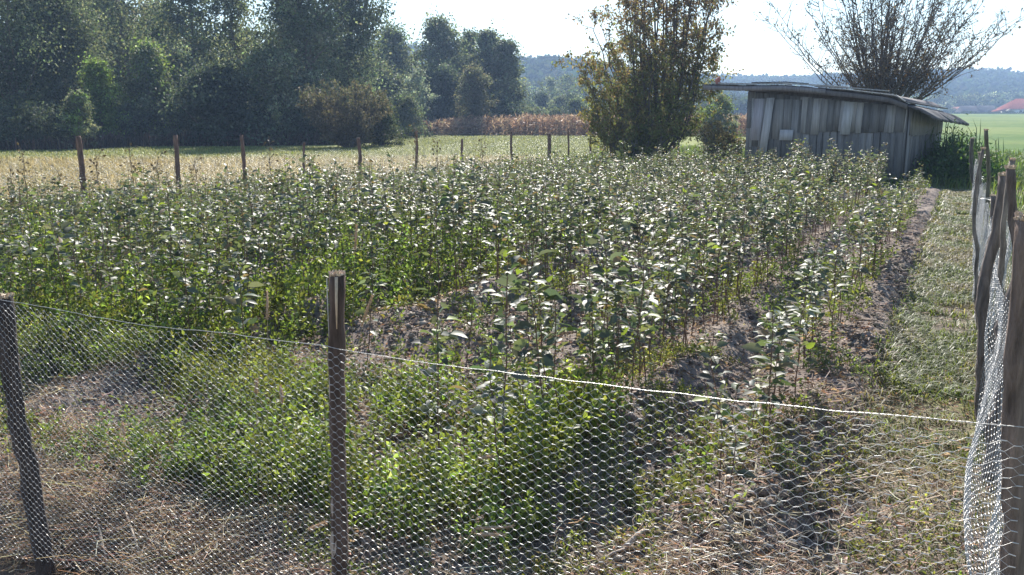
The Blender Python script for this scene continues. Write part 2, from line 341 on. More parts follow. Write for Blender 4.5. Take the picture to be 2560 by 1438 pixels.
T("poplar", "tall dark poplar forming the right edge of the wood against the sky", "poplar", 866, 58, -330, 165, DG + GG, 290, 75, .25, .05, seed=11, group=FG, shape='poplar')
T("broadleaf_tree", "rounded green tree at mid height in front of the wood's right end", "tree", 690, 47, 130, 200, GG, 130, 70, .2, .03, seed=12, group=FG, shape='dome')
T("broadleaf_tree", "dark low tree just left of the reddish bush", "tree", 800, 49, 190, 150, DG + GG, 100, 70, .2, .02, seed=13, group=FG, shape='dome')
T("broadleaf_tree", "pale grey green tree in the wood left of the very dark rounded tree", "tree", 440, 49, 120, 180, GG + LG[1:], 120, 70, .2, .03, seed=14, group=FG)
T("broadleaf_tree", "dull green tree hidden at the back of the wood far left", "tree", 110, 60, -150, 260, GG, 150, 70, .28, .02, seed=15, group=FG)
T("broadleaf_tree", "dull green tree at the back of the wood under the gap of sky", "tree", 600, 64, 75, 340, GG + DG, 170, 70, .28, .02, seed=16, group=FG, shape='dome')
T("broadleaf_tree", "grey tree at the back of the wood left of centre", "tree", 240, 62, -60, 300, GG + DG, 170, 70, .28, .02, seed=17, group=FG)
for k, (px, yt, w, lb) in enumerate([(190, -170, 330, "tall grey tree in the back row behind the bright yellow green tree"), (430, 10, 260, "back row tree left of the gap of sky"), (790, 40, 300, "back row tree behind the trunk of the tall poplar"), (330, 60, 280, "back row tree behind the light green young trees"), (930, 150, 170, "low back row tree between the wood and the middle clump")]):
    T("broadleaf_tree", lb, "tree", px, 69 + k, yt, w, GG + DG, 190, 70, .3, .02, seed=20 + k, group=FG)
for k, (px, yt, w, lb) in enumerate([(60, 265, 260, "low dark thicket under the huge tree at the wood's left end"), (200, 235, 90, "leafy green shrub at the corner where the meadow bends round"), (330, 275, 220, "low dark thicket under the bright yellow green tree"),
        (500, 285, 220, "low dark thicket under the very dark rounded tree"), (660, 275, 220, "low dark thicket left of the trunk of the tall poplar"), (780, 285, 150, "low dark thicket beside the reddish bush")]):
    T("thicket", lb, "shrub", px, [40, 40, 45, 46, 47, 47][k], yt, w, DG if k != 1 else LG + GG, 90, 70, .15, .02, seed=30 + k, group="low thickets along the foot of the wood", shape='dome')
MG = "clump of trees beyond the corn strip"
T("broadleaf_tree", "light grey green tree with pointed top at the left of the middle clump", "tree", 985, 80, 70, 150, GG + SG[1:], 170, 70, .3, .04, seed=40, group=MG, shape='poplar')
T("broadleaf_tree", "tallest tree of the middle clump with a rounded summit", "tree", 1090, 80, 48, 150, GG, 180, 75, .3, .04, seed=41, group=MG)
T("broadleaf_tree", "slim tree with a tuft of sky either side in the middle clump", "tree", 1168, 84, 72, 90, GG + DG, 90, 60, .28, .1, seed=42, group=MG)
T("broadleaf_tree", "dark tree right of the slim tree in the middle clump", "tree", 1222, 80, 76, 110, DG + GG, 150, 75, .3, .04, seed=43, group=MG)
T("broadleaf_tree", "rightmost dark tree of the middle clump sloping down to the far wood", "tree", 1262, 78, 102, 95, DG + GG, 140, 75, .28, .02, seed=44, group=MG)
T("broadleaf_tree", "silvery white leaved small tree in front of the middle clump", "tree", 1045, 70, 168, 80, [(.3, .33, .3), (.2, .22, .2)], 60, 55, .22, .1, seed=45, group=MG)
T("broadleaf_tree", "dull brownish tree in front of the dark trees of the middle clump", "tree", 1185, 70, 165, 95, [(.12, .11, .08), (.1, .1, .07)], 100, 70, .22, .05, seed=46, group=MG)
T("broadleaf_tree", "deep dark tree under the tallest tree of the middle clump", "tree", 1110, 74, 160, 130, DG, 110, 80, .24, .02, seed=47, group=MG, shape='dome')
T("shrub", "bushy grey green shrub at the left end of the corn strip", "shrub", 1010, 60, 236, 130, GG + DG, 90, 70, .18, .02, seed=48, shape='dome')
T("shrub", "low dark shrub under the right side of the middle clump", "shrub", 1245, 72, 240, 130, DG, 70, 70, .2, .02, seed=49, shape='dome')
T("shrub", "dark shrub behind the left half of the corn strip", "shrub", 1130, 74, 258, 150, DG, 70, 70, .2, .02, seed=50, shape='dome')
T("shrub", "dark leafy bush against the right side of the reddish brown bush", "bush", 955, 44, 245, 110, [(.08, .08, .05), (.06, .075, .04)], 100, 70, .13, .02, seed=52, shape='dome')
BG = "far trees between the middle clump and the autumn tree"
for k, (px, d, yt, w, c, lb) in enumerate([(1320, 150, 205, 110, GG, "far tree touching the right side of the middle clump"), (1375, 160, 195, 90, GG, "far tree second from the middle clump"), (1420, 165, 188, 80, LG + GG, "far tree with the highest top below the wooded hill"),
        (1465, 150, 205, 90, GG, "far pale tree left of the autumn tree"), (1350, 125, 232, 110, DG, "far dark tree low beside the middle clump"), (1410, 120, 240, 110, DG + GG, "far dark tree low in the middle of the gap"),
        (1445, 95, 248, 90, GG + DG, "far rounded shrub just above the corn left of the autumn tree"), (1500, 120, 235, 110, GG, "far tree half hidden by the autumn tree"), (1335, 100, 272, 120, [(.13, .14, .08)], "low pale shrub above the left half of the corn"),
        (1385, 98, 275, 100, [(.11, .12, .07)], "low pale shrub above the middle of the corn"), (1560, 130, 220, 150, GG, "far tree seen through the left limbs of the autumn tree")]):
    T("broadleaf_tree", lb, "tree", px, d, yt, w, c, 80, 50, .34 if d > 110 else .24, .03, seed=60 + k, group=BG, shape='dome' if k not in (2, 1) else 'oval')
HG = "trees before the far houses"
for k, (px, d, yt, w, lb) in enumerate([(1800, 55, 238, 110, "round bush between the autumn tree and the shed"), (1770, 130, 205, 130, "far tree left of the shed roof"), (2330, 330, 246, 130, "far dark tree behind the right end of the shed roof"),
        (2410, 340, 240, 120, "far dark tree behind the dark barns"), (2480, 360, 238, 110, "far dark tree left of the red roofed house"), (2560, 380, 232, 130, "far dark tree behind the red roofed house"),
        (2060, 330, 225, 200, "far tree behind the middle of the shed roof"), (1930, 300, 222, 180, "far tree behind the left of the shed roof"), (2220, 330, 230, 180, "far tree under the bare tree")]):
    T("broadleaf_tree", lb, "tree", px, d, yt, w, GG + LG[1:] if k == 0 else DG + GG, 80, 60, .16 if k == 0 else .3 if d < 200 else .7, .02, seed=80 + k, group=HG, shape='dome')

rng = np.random.default_rng(99); hb_ = MB(); N = 9000; px_ = rng.uniform(2385, 2620, N); dd_ = rng.uniform(290, 294, N); P = np.stack([*(FH[None] * dd_[:, None] + cr[None, :2] * ((px_ - 1280) / FPX * dd_ * .981)[:, None]).T, zat(288.5, 292) + rng.uniform(-.6, .75, N) + .5 * vn(px_ * .12, 0 * px_, 8)], 1)
leaves(hb_, P, rdir(N), rdir(N, .5), .4, .25, vary((.06, .075, .05), N)); tag(hb_.build("hedge", M_FAR), "long low dark hedge in front of the barns and farmhouse", "hedge")
# autumn tree in front of the shed's left side: several leaning stems
TWC = (.1, .08, .07)
def multi(name, label, px, d, nst, hh, spread, leafc, nlf, leaf, seed, inner, twl, cat="tree", low=.12, r0=.05, ex=1.15, bare=0, cen=.7, fan=None, drop=.28):
    global rng
    rng = np.random.default_rng(seed); xy = at(px, d); o = empty(name, (xy[0], xy[1], 0)); tag(o, label, cat)
    tb = MB(); tips = []; 
    for k in range(nst):
        a = rng.uniform(0, 2 * np.pi); sp = spread * rng.uniform(.1, 1) ** cen; H = hh * rng.uniform(.75, 1.05) * (1 - drop * (sp / spread) ** 1.6)
        n = 9; t = np.linspace(0, 1, n); b = np.array([np.cos(a), np.sin(a)])
        P = np.stack([b[0] * (.12 + sp * t ** ex), b[1] * (.12 + sp * t ** ex), H * t - .05], 1) + np.cumsum(rng.normal(0, .012 * hh, (n, 3)) * [1, 1, .3], 0) * t[:, None]
        if fan:   # stems radiating from a short base, curving slightly upwards
            th = R(fan[0]) * rng.uniform(0, 1) ** cen; Ls = hh * (1 - fan[2] * th / R(fan[0])) * rng.uniform(.75, 1.05); thv = th * (1.1 - .25 * t); dr = Ls / (n - 1)
            P = np.stack([b[0] * np.cumsum(np.sin(thv)) * dr, b[1] * np.cumsum(np.sin(thv)) * dr, np.cumsum(np.cos(thv)) * dr], 1) + np.cumsum(rng.normal(0, .013 * hh, (n, 3)), 0) * t[:, None]; P += np.array([b[0] * .08, b[1] * .08, fan[1] - P[0, 2]])
        tube(tb, P, r0 * rng.uniform(.6, 1.2) * (1 - .88 * t) + .004, 6, TWC, False)
        for q in range(inner):
            tt = rng.uniform(low, .97); s = np.array([np.interp(tt, t, P[:, i]) for i in range(3)]); l = twl * rng.uniform(.4, 1.1) * (1.15 - tt * .6)
            aa = rng.uniform(0, 2 * np.pi); dv = nrm(np.array([np.cos(aa) + b[0] * .7, np.sin(aa) + b[1] * .7, rng.uniform(.5, 1.7)]))
            e = s + dv * l; m = (s + e) / 2 + rng.normal(0, .05 * l, 3) - np.array([0, 0, .04 * l]); tube(tb, [s, m, e], [.011, .007, .003], 4, TWC, False)
            tips.append((s, m, e))
            for _ in range(3):
                f = rng.uniform(.3, .95); s2 = m + (e - m) * f; e2 = s2 + nrm(dv + rng.normal(0, .5, 3)) * l * rng.uniform(.25, .5); tube(tb, [s2, e2], [.005, .002], 3, TWC, False); tips.append((s2, (s2 + e2) / 2, e2))
    if fan and fan[1] > .3: tube(tb, [[0, 0, -.1], [.03, 0, fan[1] * .6], [0, .02, fan[1] + .25]], [.16, .14, .1], 8, TWC, False)
    tb.build("trunk", M_TWIG, o)
    A = np.array(tips); N = nlf; k = rng.integers(0, len(A), N)
    w = A[k, 2, 2] / hh; keep = rng.uniform(0, 1, N) < np.clip(1.15 - bare * w, .08, 1); k = k[keep]; N = len(k)
    u = rng.uniform(.1, 1.02, (N, 1)); P = A[k, 0] * (1 - u) ** 2 + 2 * A[k, 1] * u * (1 - u) + A[k, 2] * u * u + rng.normal(0, leaf * .6, (N, 3)); P[:, 2] = np.maximum(P[:, 2], .05)
    lc = np.asarray(leafc, float); ti = rng.integers(0, len(lc), len(A))
    hue = np.clip(np.round((P[:, 2] / hh) * (len(lc) - 1) + rng.normal(0, .9, N)), 0, len(lc) - 1).astype(int)
    cc = np.clip(lc[hue] * np.exp(rng.normal(0, .3, (N, 1))), .01, .8); L = leaf * rng.uniform(.6, 1.3, N)
    cb = MB(); leaves(cb, P, rdir(N, -.9), rdir(N, .5), L, L * .6, cc, fold=.3); cb.build("crown", M_TREE, o); return o
multi("autumn_tree", "many stemmed tree turning yellow and russet left of the wooden shed", 1645, 31, 38, 8.8, 2.75, [(.13, .16, .06), (.19, .19, .075), (.22, .18, .09), (.22, .14, .09), (.19, .11, .08), (.17, .1, .085)], 33000, .105, 501, 19, 1.2, low=.05, r0=.045, bare=.5, cen=1.25, ex=.5, drop=.5)
multi("bare_tree", "nearly bare many branched tree rising behind the wooden shed", 2205, 28, 66, 5.0, 3.4, [(.16, .09, .055), (.14, .08, .05), (.1, .07, .055), (.09, .07, .06), (.09, .07, .06)], 13000, .075, 513, 25, .9, low=.08, r0=.021, bare=.8, cen=1.1, fan=(53, 1.6, .12))
multi("shrub", "reddish brown rounded bush standing alone in the meadow", 870, 42, 46, 3.3, 2.0, [(.11, .095, .07), (.125, .1, .08), (.15, .115, .09), (.11, .11, .07)], 24000, .1, 507, 12, .8, low=.03, r0=.03, cat="bush", ex=.8, bare=.15)
multi("shrub", "thin leafy tree on the left side of the autumn tree with yellowing leaves", 1530, 30, 9, 3.6, 1.5, [(.2, .17, .05), (.16, .15, .05), (.22, .15, .07)], 4200, .1, 503, 12, .7, low=.05, r0=.02)
multi("shrub", "yellow green brush at the foot of the autumn tree", 1600, 28.5, 16, 1.7, 1.7, [(.2, .2, .06), (.17, .18, .06), (.2, .15, .07)], 6000, .09, 504, 9, .5, low=.02, r0=.012)
multi("shrub", "tangled brush of dry stems left of the shed wall", 1815, 26, 22, 1.5, 1.2, [(.15, .15, .06), (.22, .17, .09), (.25, .18, .1)], 3800, .08, 505, 8, .45, low=.02, r0=.01)
# dark bush to the right of the shed with long reed like leaves on top
xy = gp(2385, 452)[:2]; o = empty("shrub", (xy[0], xy[1], 0)); tag(o, "deep green shaded bush with arching reed leaves right of the shed", "bush")
rng = np.random.default_rng(77); sb = MB(); N = 26000; P = rng.normal(0, 1, (N, 3)) * [.62, .8, .33]; P[:, 2] = np.abs(P[:, 2]) + .02
P[:, 2] *= 1.15 * np.exp(-(P[:, 0] / 1.1) ** 2)
leaves(sb, P, rdir(N, .4), rdir(N, .7), .09, .035, vary((.06, .1, .035), N), fold=.3); sb.build("foliage", M_WEED, o)
rb = MB(); N = 170; P = np.stack([rng.normal(-.2, .5, N), rng.normal(0, .4, N), rng.uniform(.2, .7, N)], 1); blades(rb, P, rng.uniform(.5, 1.05, N), .022, rng.uniform(.3, 1.0, N), vary((.06, .1, .04), N)); rb.build("reed_leaves", M_WEED, o)

# ------------------------------------------------------------------ corn strip (reads as one mass)
rng = np.random.default_rng(11); cb = MB(); N = 4200
px = rng.uniform(1050, 1960, N); dd = rng.uniform(66, 82, N) - (px - 1050) * .004; XY = FH[None] * dd[:, None] + cr[None, :2] * ((px - 1280) / FPX * dd * .981)[:, None]
Hc = rng.uniform(1.05, 1.4, N) * (1 - .25 * ss(px, 1180, 1060)); B = np.stack([XY[:, 0], XY[:, 1], 0 * Hc], 1)
pal = np.array([(.36, .24, .2), (.42, .3, .23), (.3, .2, .17), (.46, .36, .28)]); pc = pal[rng.integers(0, 4, N)]
sticks(cb, B, B + np.stack([rng.normal(0, .06, N), rng.normal(0, .06, N), Hc], 1), .014, 3, pc)
K = 9; B2 = np.repeat(B, K, 0); B2[:, 2] += rng.uniform(.05, 1.0, N * K) * np.repeat(Hc, K); dv = rdir(N * K, .3)
leaves(cb, B2, dv, rdir(N * K, .4), rng.uniform(.25, .5, N * K), .055, np.clip(np.repeat(pc, K, 0) * np.exp(rng.normal(0, .3, (N * K, 1))), .02, .8), fold=.2, droop=.7)
tag(cb.build("corn", M_DRY), "strip of dry pinkish brown corn between the meadow and the far trees", "corn", kind="stuff")

# ------------------------------------------------------------------ far houses
def prism_roof(mb, w, l, h, z, col, hip=.25):
    V = np.array([[-w, -l, z], [w, -l, z], [w, l, z], [-w, l, z], [-w * hip, 0, z + h], [w * hip, 0, z + h]])
    mb.add(V, [[0, 1, 5, 4], [2, 3, 4, 5]], col); mb.l.append(np.array([[1, 2, 5], [3, 0, 4]]).ravel() + mb.n - 6); mb.z.append(np.full(2, 3))
    mb.add(V[:4] - [0, 0, .15], [[0, 3, 2, 1]], col)
def place(px, d, y):
    xy = at(px, d); return (xy[0], xy[1], zat(y, d))
d = 300; o = empty("house", place(2559, d, 286), YAW); tag(o, "white walled farmhouse with red tiled hipped roof beyond the green field", "house")
mb = MB(); box(mb, -5.6, 7, -4.2, 4, -.3, 1.75, (.85, .84, .8)); mb.build("wall", M_WALL, o)
mb = MB(); prism_roof(mb, 7.2, 4.5, 3.4, 1.7, (.22, .08, .06), .42); mb.build("roof", M_TILE, o)
mb = MB(); V = np.array([[-9.6, -3, 1.0], [-6.2, -3, 2.1], [-6.2, 3, 2.1], [-9.6, 3, 1.0]]); mb.add(np.vstack([V, V - [0, 0, .25]]), [[0, 1, 2, 3], [7, 6, 5, 4], [0, 4, 5, 1], [1, 5, 6, 2], [2, 6, 7, 3], [3, 7, 4, 0]], (.24, .1, .08)); mb.build("porch_roof", M_TILE, o)
mb = MB(); box(mb, -5.3, -.4, -.5, .5, 0, 1.1, (.12, .1, .09), off=(0, 0, 0)); 
for wx in (-3.8, -1.2, 1.6):
    mb = MB(); box(mb, wx, wx + .8, -4.28, -4.18, .4, 1.3, (.06, .06, .07)); mb.build("window", M_WALL, o)
for px, w, h_, lb, c in ((2425, 3.9, 2.3, "long dark barn just right of the shed roof's tip", (.09, .085, .09)), (2462, 3.3, 2.4, "dark barn with pale gable end left of the red roofed house", (.08, .08, .085)), (2394, 2.6, 2.2, "small reddish roofed outbuilding above the shed roof's tip", (.32, .17, .13))):
    o = empty("barn", place(px, 305 if c[0] < .2 else 330, 288), YAW + .15); tag(o, lb, "barn")
    mb = MB(); box(mb, -w * .9, w * .9, -2.5, 2.5, -.3, .8, (.16, .15, .15) if c[0] < .2 else (.5, .45, .42)); mb.build("wall", M_WALL, o)
    mb = MB(); prism_roof(mb, w, 3.2, h_, .8, c, .95); mb.build("roof", M_TILE, o)

# ------------------------------------------------------------------ wooden shed
rng = np.random.default_rng(21)
A = gp(2255, 462); B = gp(1860, 449); E_ = gp(2342, 441); A[2] = B[2] = E_[2] = 0
def top_at(p, px, y): d_ = depth(p[0], p[1]); return zat(y, d_)
zA, zB, zE = top_at(A, 2255, 262), top_at(B, 1860, 226), top_at(E_, 2342, 276)
o = empty("wooden_shed", (A[0], A[1], 0)); tag(o, "low weathered grey plank shed with sagging board roof", "shed")
def plank_wall(name, P0, P1, z0, z1, specs, y_split, wmin=.13, wmax=.2, outn=None):
    """vertical planks from P0 to P1, lower row and an overlapping upper row"""
    d_ = P1[:2] - P0[:2]; Lw = np.linalg.norm(d_); u = d_ / Lw; nv = np.array([u[1], -u[0]]); org = P0[:2] - A[:2]
    mb = MB()
    def pl(s0, s1, za, zb, off, th, col, tilt=0):
        c = np.array([[s0, 0], [s1, 0], [s1, th], [s0, th]]); V = []
        for z, sh in ((za, 0), (zb, tilt)):
            for s, q in c: p = org + u * (s + sh) + nv * (off + q); V.append([p[0], p[1], z + (rng.uniform(-.008, .008))])
        mb.add(V, [[0, 3, 2, 1], [4, 5, 6, 7], [0, 1, 5, 4], [1, 2, 6, 5], [2, 3, 7, 6], [3, 0, 4, 7]], col)
    def zt(s): return z0 + (z1 - z0) * s / Lw
    s = 0
    while s < Lw - .02:
        w = min(rng.uniform(wmin, wmax), Lw - s); g = rng.choice([.004, .004, .012, .02])
        g_ = rng.uniform(.12, .25); pl(s, s + w - g, -.05, zt(s + w / 2) - .03, 0, .02, np.array([g_ * 1.0, g_ * .98, g_ * 1.02]) * rng.uniform(.85, 1.1)); s += w
    for (s0, s1, za, zb, g_, tilt, th) in specs(Lw, zt): pl(s0, s1, za, zb, .0215 + th, .018, np.array([g_, g_ * .99, g_ * 1.03]), tilt)
    # added dark backing sheet, blocks daylight between the planks
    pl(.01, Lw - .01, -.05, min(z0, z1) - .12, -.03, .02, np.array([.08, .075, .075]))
    return mb.build(name, M_PLANK, o)
def fspecs(Lw, zt):
    out = []; s = Lw * .335
    pal_ = [.3, .2, .38, .24, .17, .2, .34, .35, .4, .13, .15, .14, .3, .17, .33, .32, .36, .35, .34]
    k = 0
    while s < Lw * .985:
        w = rng.uniform(.12, .21); w = min(w, Lw * .99 - s); zb = zt(s) - .06
        za = 1.14 if s < Lw * .45 else 1.18
        out.append((s, s + w - .006, za + rng.uniform(-.03, .02), zb, pal_[k % len(pal_)], 0.03, 0)); k += 1; s += w
    for s0, s1, za, zb, g_, t_ in ((.09, .14, .8, 1.98, .4, .015), (.0, .12, 1.25, 1.92, .16, .0), (.145, .29, .82, 1.98, .17, 0), (.3, .42, .8, 1.97, .33, .02), (.44, .6, .98, 1.96, .17, .0), (.62, .86, 1.0, 1.95, .24, 0), (.87, 1.05, 1.02, 1.95, .22, 0), (1.06, 1.28, .72, 1.94, .24, 0)):
        out.append((s0 * 1.0, s1, za, zb - .02, g_, t_, 0))
    return out
def sspecs(Lw, zt):
    out = []; s = .05
    while s < Lw - .05:
        w = min(rng.uniform(.12, .3), Lw - .03 - s); out.append((s, s + w - .01, 1.1 + rng.uniform(-.02, .02), zt(s) - .08, rng.choice([.2, .26, .3, .24]), 0, 0)); s += w
    return out
plank_wall("front_wall", B, A, zB, zA, fspecs, 1.1)
plank_wall("side_wall", A + np.array([.02, .03, 0]), E_, zA, zE, sspecs, 1.1, .2, .34)
back = E_ - A; Bk = B + back
plank_wall("back_wall", E_ + np.array([0, .06, 0]), Bk + np.array([.05, 0, 0]), zE, zB - .05, lambda a, b: [], 1)
plank_wall("side_wall", Bk, B + np.array([0, .04, 0]), zB - .05, zB, lambda a, b: [], 1)
u = nrm((A - B)[:2][None])[0]; nv = np.array([u[1], -u[0]])
def board(name, s0, s1, za, zb, off, col, tilt=0, th=.02, mt=None):
    mb = MB(); V = []; org = (B - A)[:2]
    for z, sh in ((za, 0), (zb, tilt)):
        for s, q in ((s0, 0), (s1, 0), (s1, th), (s0, th)): p = org + u * (s + sh) + nv * (off + q); V.append([p[0], p[1], z])
    mb.add(V, [[0, 3, 2, 1], [4, 5, 6, 7], [0, 1, 5, 4], [1, 2, 6, 5], [2, 3, 7, 6], [3, 0, 4, 7]], col); ob = mb.build(name, mt or M_PLANK, o); return ob
Lf = np.linalg.norm((A - B)[:2])
tag(board("patch_board", Lf * .222, Lf * .308, .97, 1.22, .064, (.4, .4, .43), .02), "short pale board nailed across the planks")
tag(board("patch_board", Lf * .095, Lf * .145, .68, 1.97, .064, (.42, .42, .45), .12), "long pale leaning board")
tag(board("patch_board", Lf * .03, Lf * .095, .96, 1.95, .042, (.36, .35, .4), .06), "pale board near the left corner")
tag(board("patch_board", Lf * .605, Lf * .665, 1.12, 1.86, .064, (.42, .43, .46), .06), "pale leaning board in the upper row")
# roof: planks running from front to back on a sagging line, with edge beams
def roofz(s): # s metres from B along the front
    pts = [(-1.1, 212), (0, 216), (.9, 215), (2.4, 229), (3.4, 243), (Lf, 258)]
    return np.interp(s, [p[0] for p in pts], [zat(p[1], depth(*(B[:2] + u * min(max(p[0], -1), 5)))) for p in pts])
mb = MB(); bd = nrm(back[:2][None])[0]; Ld = np.linalg.norm(back[:2]); s = -1.0
while s < Lf + .1:
    w = rng.uniform(.16, .24); z0_, z1_ = roofz(s) , roofz(s + w); lift = rng.uniform(0, .025); f0 = -.3 + rng.uniform(-.08, .08); f1 = Ld + .05 + rng.uniform(-.1, .1); V = []
    for z_, ss_ in ((z0_, s), (z1_, s + w - .008)):
        for f_ in (f0, f1):
            p = (B - A)[:2] + u * ss_ + bd * f_
            for t_ in (-.03, 0): V.append([p[0], p[1], z_ + t_ + lift - .03 * f_])
    mb.add(V, [[0, 1, 3, 2], [4, 6, 7, 5], [0, 4, 5, 1], [2, 3, 7, 6], [1, 5, 7, 3], [0, 2, 6, 4]], np.array([.08, .073, .075]) * rng.uniform(.6, 2.0)); s += w
mb.build("roof", M_PLANK, o)
mb = MB()   # drooping roof of the side lean
for k in range(9):
    f_ = -.3 + k * (Ld + .35) / 9; w = (Ld + .35) / 9 - .012; V = []
    for s_, zz in ((Lf - .1, zat(258, 21)), (Lf + .3, zat(272, 21.2)), (Lf + .62 + rng.uniform(-.06, .04), zat(294, 21.4))):
        for ff in (f_, f_ + w):
            p = (B - A)[:2] + u * s_ + bd * ff
            for t_ in (-.05, 0): V.append([p[0], p[1], zz + t_ - .02 * k])
    mb.add(V, [[0, 1, 3, 2], [8, 10, 11, 9], [1, 5, 7, 3], [5, 9, 11, 7], [0, 2, 6, 4], [4, 6, 10, 8], [0, 4, 5, 1], [4, 8, 9, 5], [2, 3, 7, 6], [6, 7, 11, 10]], np.array([.085, .08, .083]) * rng.uniform(.6, 1.5))
mb.build("roof", M_PLANK, o)
def beam(s0, s1, dz0, dz1, f_, th, hh, col, nm="roof_beam"):
    mb = MB(); n = 10; V = []; S_ = np.linspace(s0, s1, n)
    for k, s in enumerate(S_):
        p = (B - A)[:2] + u * s + bd * f_; z_ = roofz(s) + dz0 + (dz1 - dz0) * k / (n - 1)
        for q, t_ in ((0, 0), (th, 0), (th, hh), (0, hh)): pp = p + bd * q; V.append([pp[0], pp[1], z_ + t_])
    i = np.arange(n - 1)[:, None] * 4; j = np.arange(4)[None]; k2 = (j + 1) % 4
    mb.add(V, np.stack([i + j, i + k2, i + 4 + k2, i + 4 + j], -1).reshape(-1, 4), col); mb.l.append(np.array([[3, 2, 1, 0], [n * 4 - 4, n * 4 - 3, n * 4 - 2, n * 4 - 1]]).ravel() + mb.n - 4 * n); mb.z.append(np.full(2, 4))
    return mb.build(nm, M_PLANK, o)
beam(-.0, Lf + .0, -.4, -.4, .03, .04, .38, (.1, .09, .09)); beam(-.95, 1.9, -.12, -.1, -.4, .05, .1, (.2, .19, .2)); beam(.2, Lf + .05, -.13, -.14, -.34, .04, .11, (.13, .12, .125))  # first beam here is an added dark filler blocking sky under the roof
beam(-.6, 1.1, .035, .03, -.36, .12, .03, (.34, .33, .33)); beam(.6, 2.3, .04, .075, -.2, .16, .03, (.4, .39, .38)); beam(1.5, 3.1, .03, .09, .1, .16, .025, (.36, .35, .34)); beam(.1, 1.4, .07, .08, -.1, .1, .025, (.12, .12, .12)); beam(2.0, Lf, .02, .025, -.38, .1, .022, (.4, .39, .38))
mb = MB(); p = (B - A)[:2] + u * (-.8) + bd * .1; zr = float(roofz(-.8))
tube(mb, [[p[0], p[1], zr], [p[0], p[1], zr + .12], [p[0] + .04, p[1], zr + .2]], [.05, .07, .03], 7, (.42, .17, .14)); rag = mb.build("red_rag", M_CUT, None); rag.location = (A[0], A[1], 0); tag(rag, "small red rag lying on the left end of the shed roof", "rag")

# ------------------------------------------------------------------ fences
def hexnet(mb, xs0, xs1, z0, z1, W, Hh, a, f, rt, rd, nt=4, nd=3, warp=0.0, col=(.6, .6, .62)):
    """hexagonal netting; f(s,z) -> world point"""
    nc = int((xs1 - xs0) / W); nr = int((z1 - z0) / Hh)
    I, J = np.meshgrid(np.arange(nc), np.arange(nr), indexing='ij'); s = xs0 + I * W; z = z0 + (J + (I % 2) * .5) * Hh
    s = s + rng.normal(0, W * .04, s.shape); z = z + rng.normal(0, Hh * .04, z.shape)
    tl = rng.normal(0, .12, s.shape) * a
    Lp = f((s - a / 2).ravel(), (z - tl / 2).ravel()).reshape(nc, nr, 3); Rp = f((s + a / 2).ravel(), (z + tl / 2).ravel()).reshape(nc, nr, 3)
    sticks(mb, Lp.reshape(-1, 3), Rp.reshape(-1, 3), rt, nt, col)
    As, Bs = [], []
    for i in range(nc - 1):
        e = i % 2
        As.append(Rp[i]); Bs.append(Lp[i + 1])
        if e: As.append(Rp[i][:-1]); Bs.append(Lp[i + 1][1:])
        else: As.append(Rp[i][1:]); Bs.append(Lp[i + 1][:-1])
    sticks(mb, np.concatenate(As), np.concatenate(Bs), rd, nd, col)
def post(name, parent, P0, P1, r, col=(.13, .1, .085), n=10, bend=.012, cut=True, cutlab=None):
    """rough round stake from P0 to P1"""
    mb = MB(); m = 26; t = np.linspace(0, 1, m)[:, None]; P0 = np.asarray(P0, float); P1 = np.asarray(P1, float)
    P = P0 + (P1 - P0) * t; P[1:-1] += np.cumsum(rng.normal(0, bend * .4, (m - 2, 3)), 0) * [1, 1, 0] * np.sin(np.pi * t[1:-1]) ; rr = r * (1.08 - .14 * t[:, 0]) * (1 + rng.normal(0, .06, m)); rr[rng.integers(3, m - 3)] *= 1.16
    tube(mb, P, rr, n, col); 
    # irregular cross-section
    V = mb.v[0]; q_ = np.arange(len(V)) % n; V[:, :2] += (rng.normal(0, .07, (n, 2)) * r)[q_] + rng.normal(0, r * .045, (len(V), 2)); ob = mb.build(name, M_BARK, parent, smooth=True)
    if cut:
        cb_ = MB(); k = 60; top = P[-1]; a = rng.uniform(0, 2 * np.pi, k); q = np.sqrt(rng.uniform(0, 1, k)) * r * 1.02
        Pq = top + np.stack([np.cos(a) * q, np.sin(a) * q, rng.uniform(-.004, .003, k)], 1)
        tube(cb_, [top - [0, 0, .004], top + [0, 0, .003], top + [0, 0, .005]], [r * .95, r * .97, r * .6], n, (.55, .43, .32))
        sticks(cb_, Pq, Pq + np.stack([np.cos(a) * .004, np.sin(a) * .004, rng.uniform(.003, .012, k)], 1), r * .14, 4, vary((.6, .48, .36), k, .15, .03))
        cb_.build("cut_top", M_CUT, ob)
    return ob
rng = np.random.default_rng(31)
# front fence, across the picture
FY = 2.0; WT = [(-4.6, .93), (-3.13, .93), (-2.4, .915), (-1.65, .93), (-1.0, .93), (-.41, .952), (.2, .972)]
def wtop(x): return np.interp(x, [p[0] for p in WT], [p[1] for p in WT])
front = empty("wire_netting_fence", (0, FY, 0)); tag(front, "near chicken wire fence on rough stakes along the bottom of the view", "fence")
def gz(x, y): return float(hz(x, y))
post("fence_post", front, [-3.115, .045, gz(-3.1, 2) - .1], [-3.19, .04, .925], .036, (.07, .055, .05))
mp_ = post("fence_post", front, [-1.665, .05, gz(-1.66, 2) - .1], [-1.617, .045, 1.137], .0225, (.11, .075, .06), bend=.005)
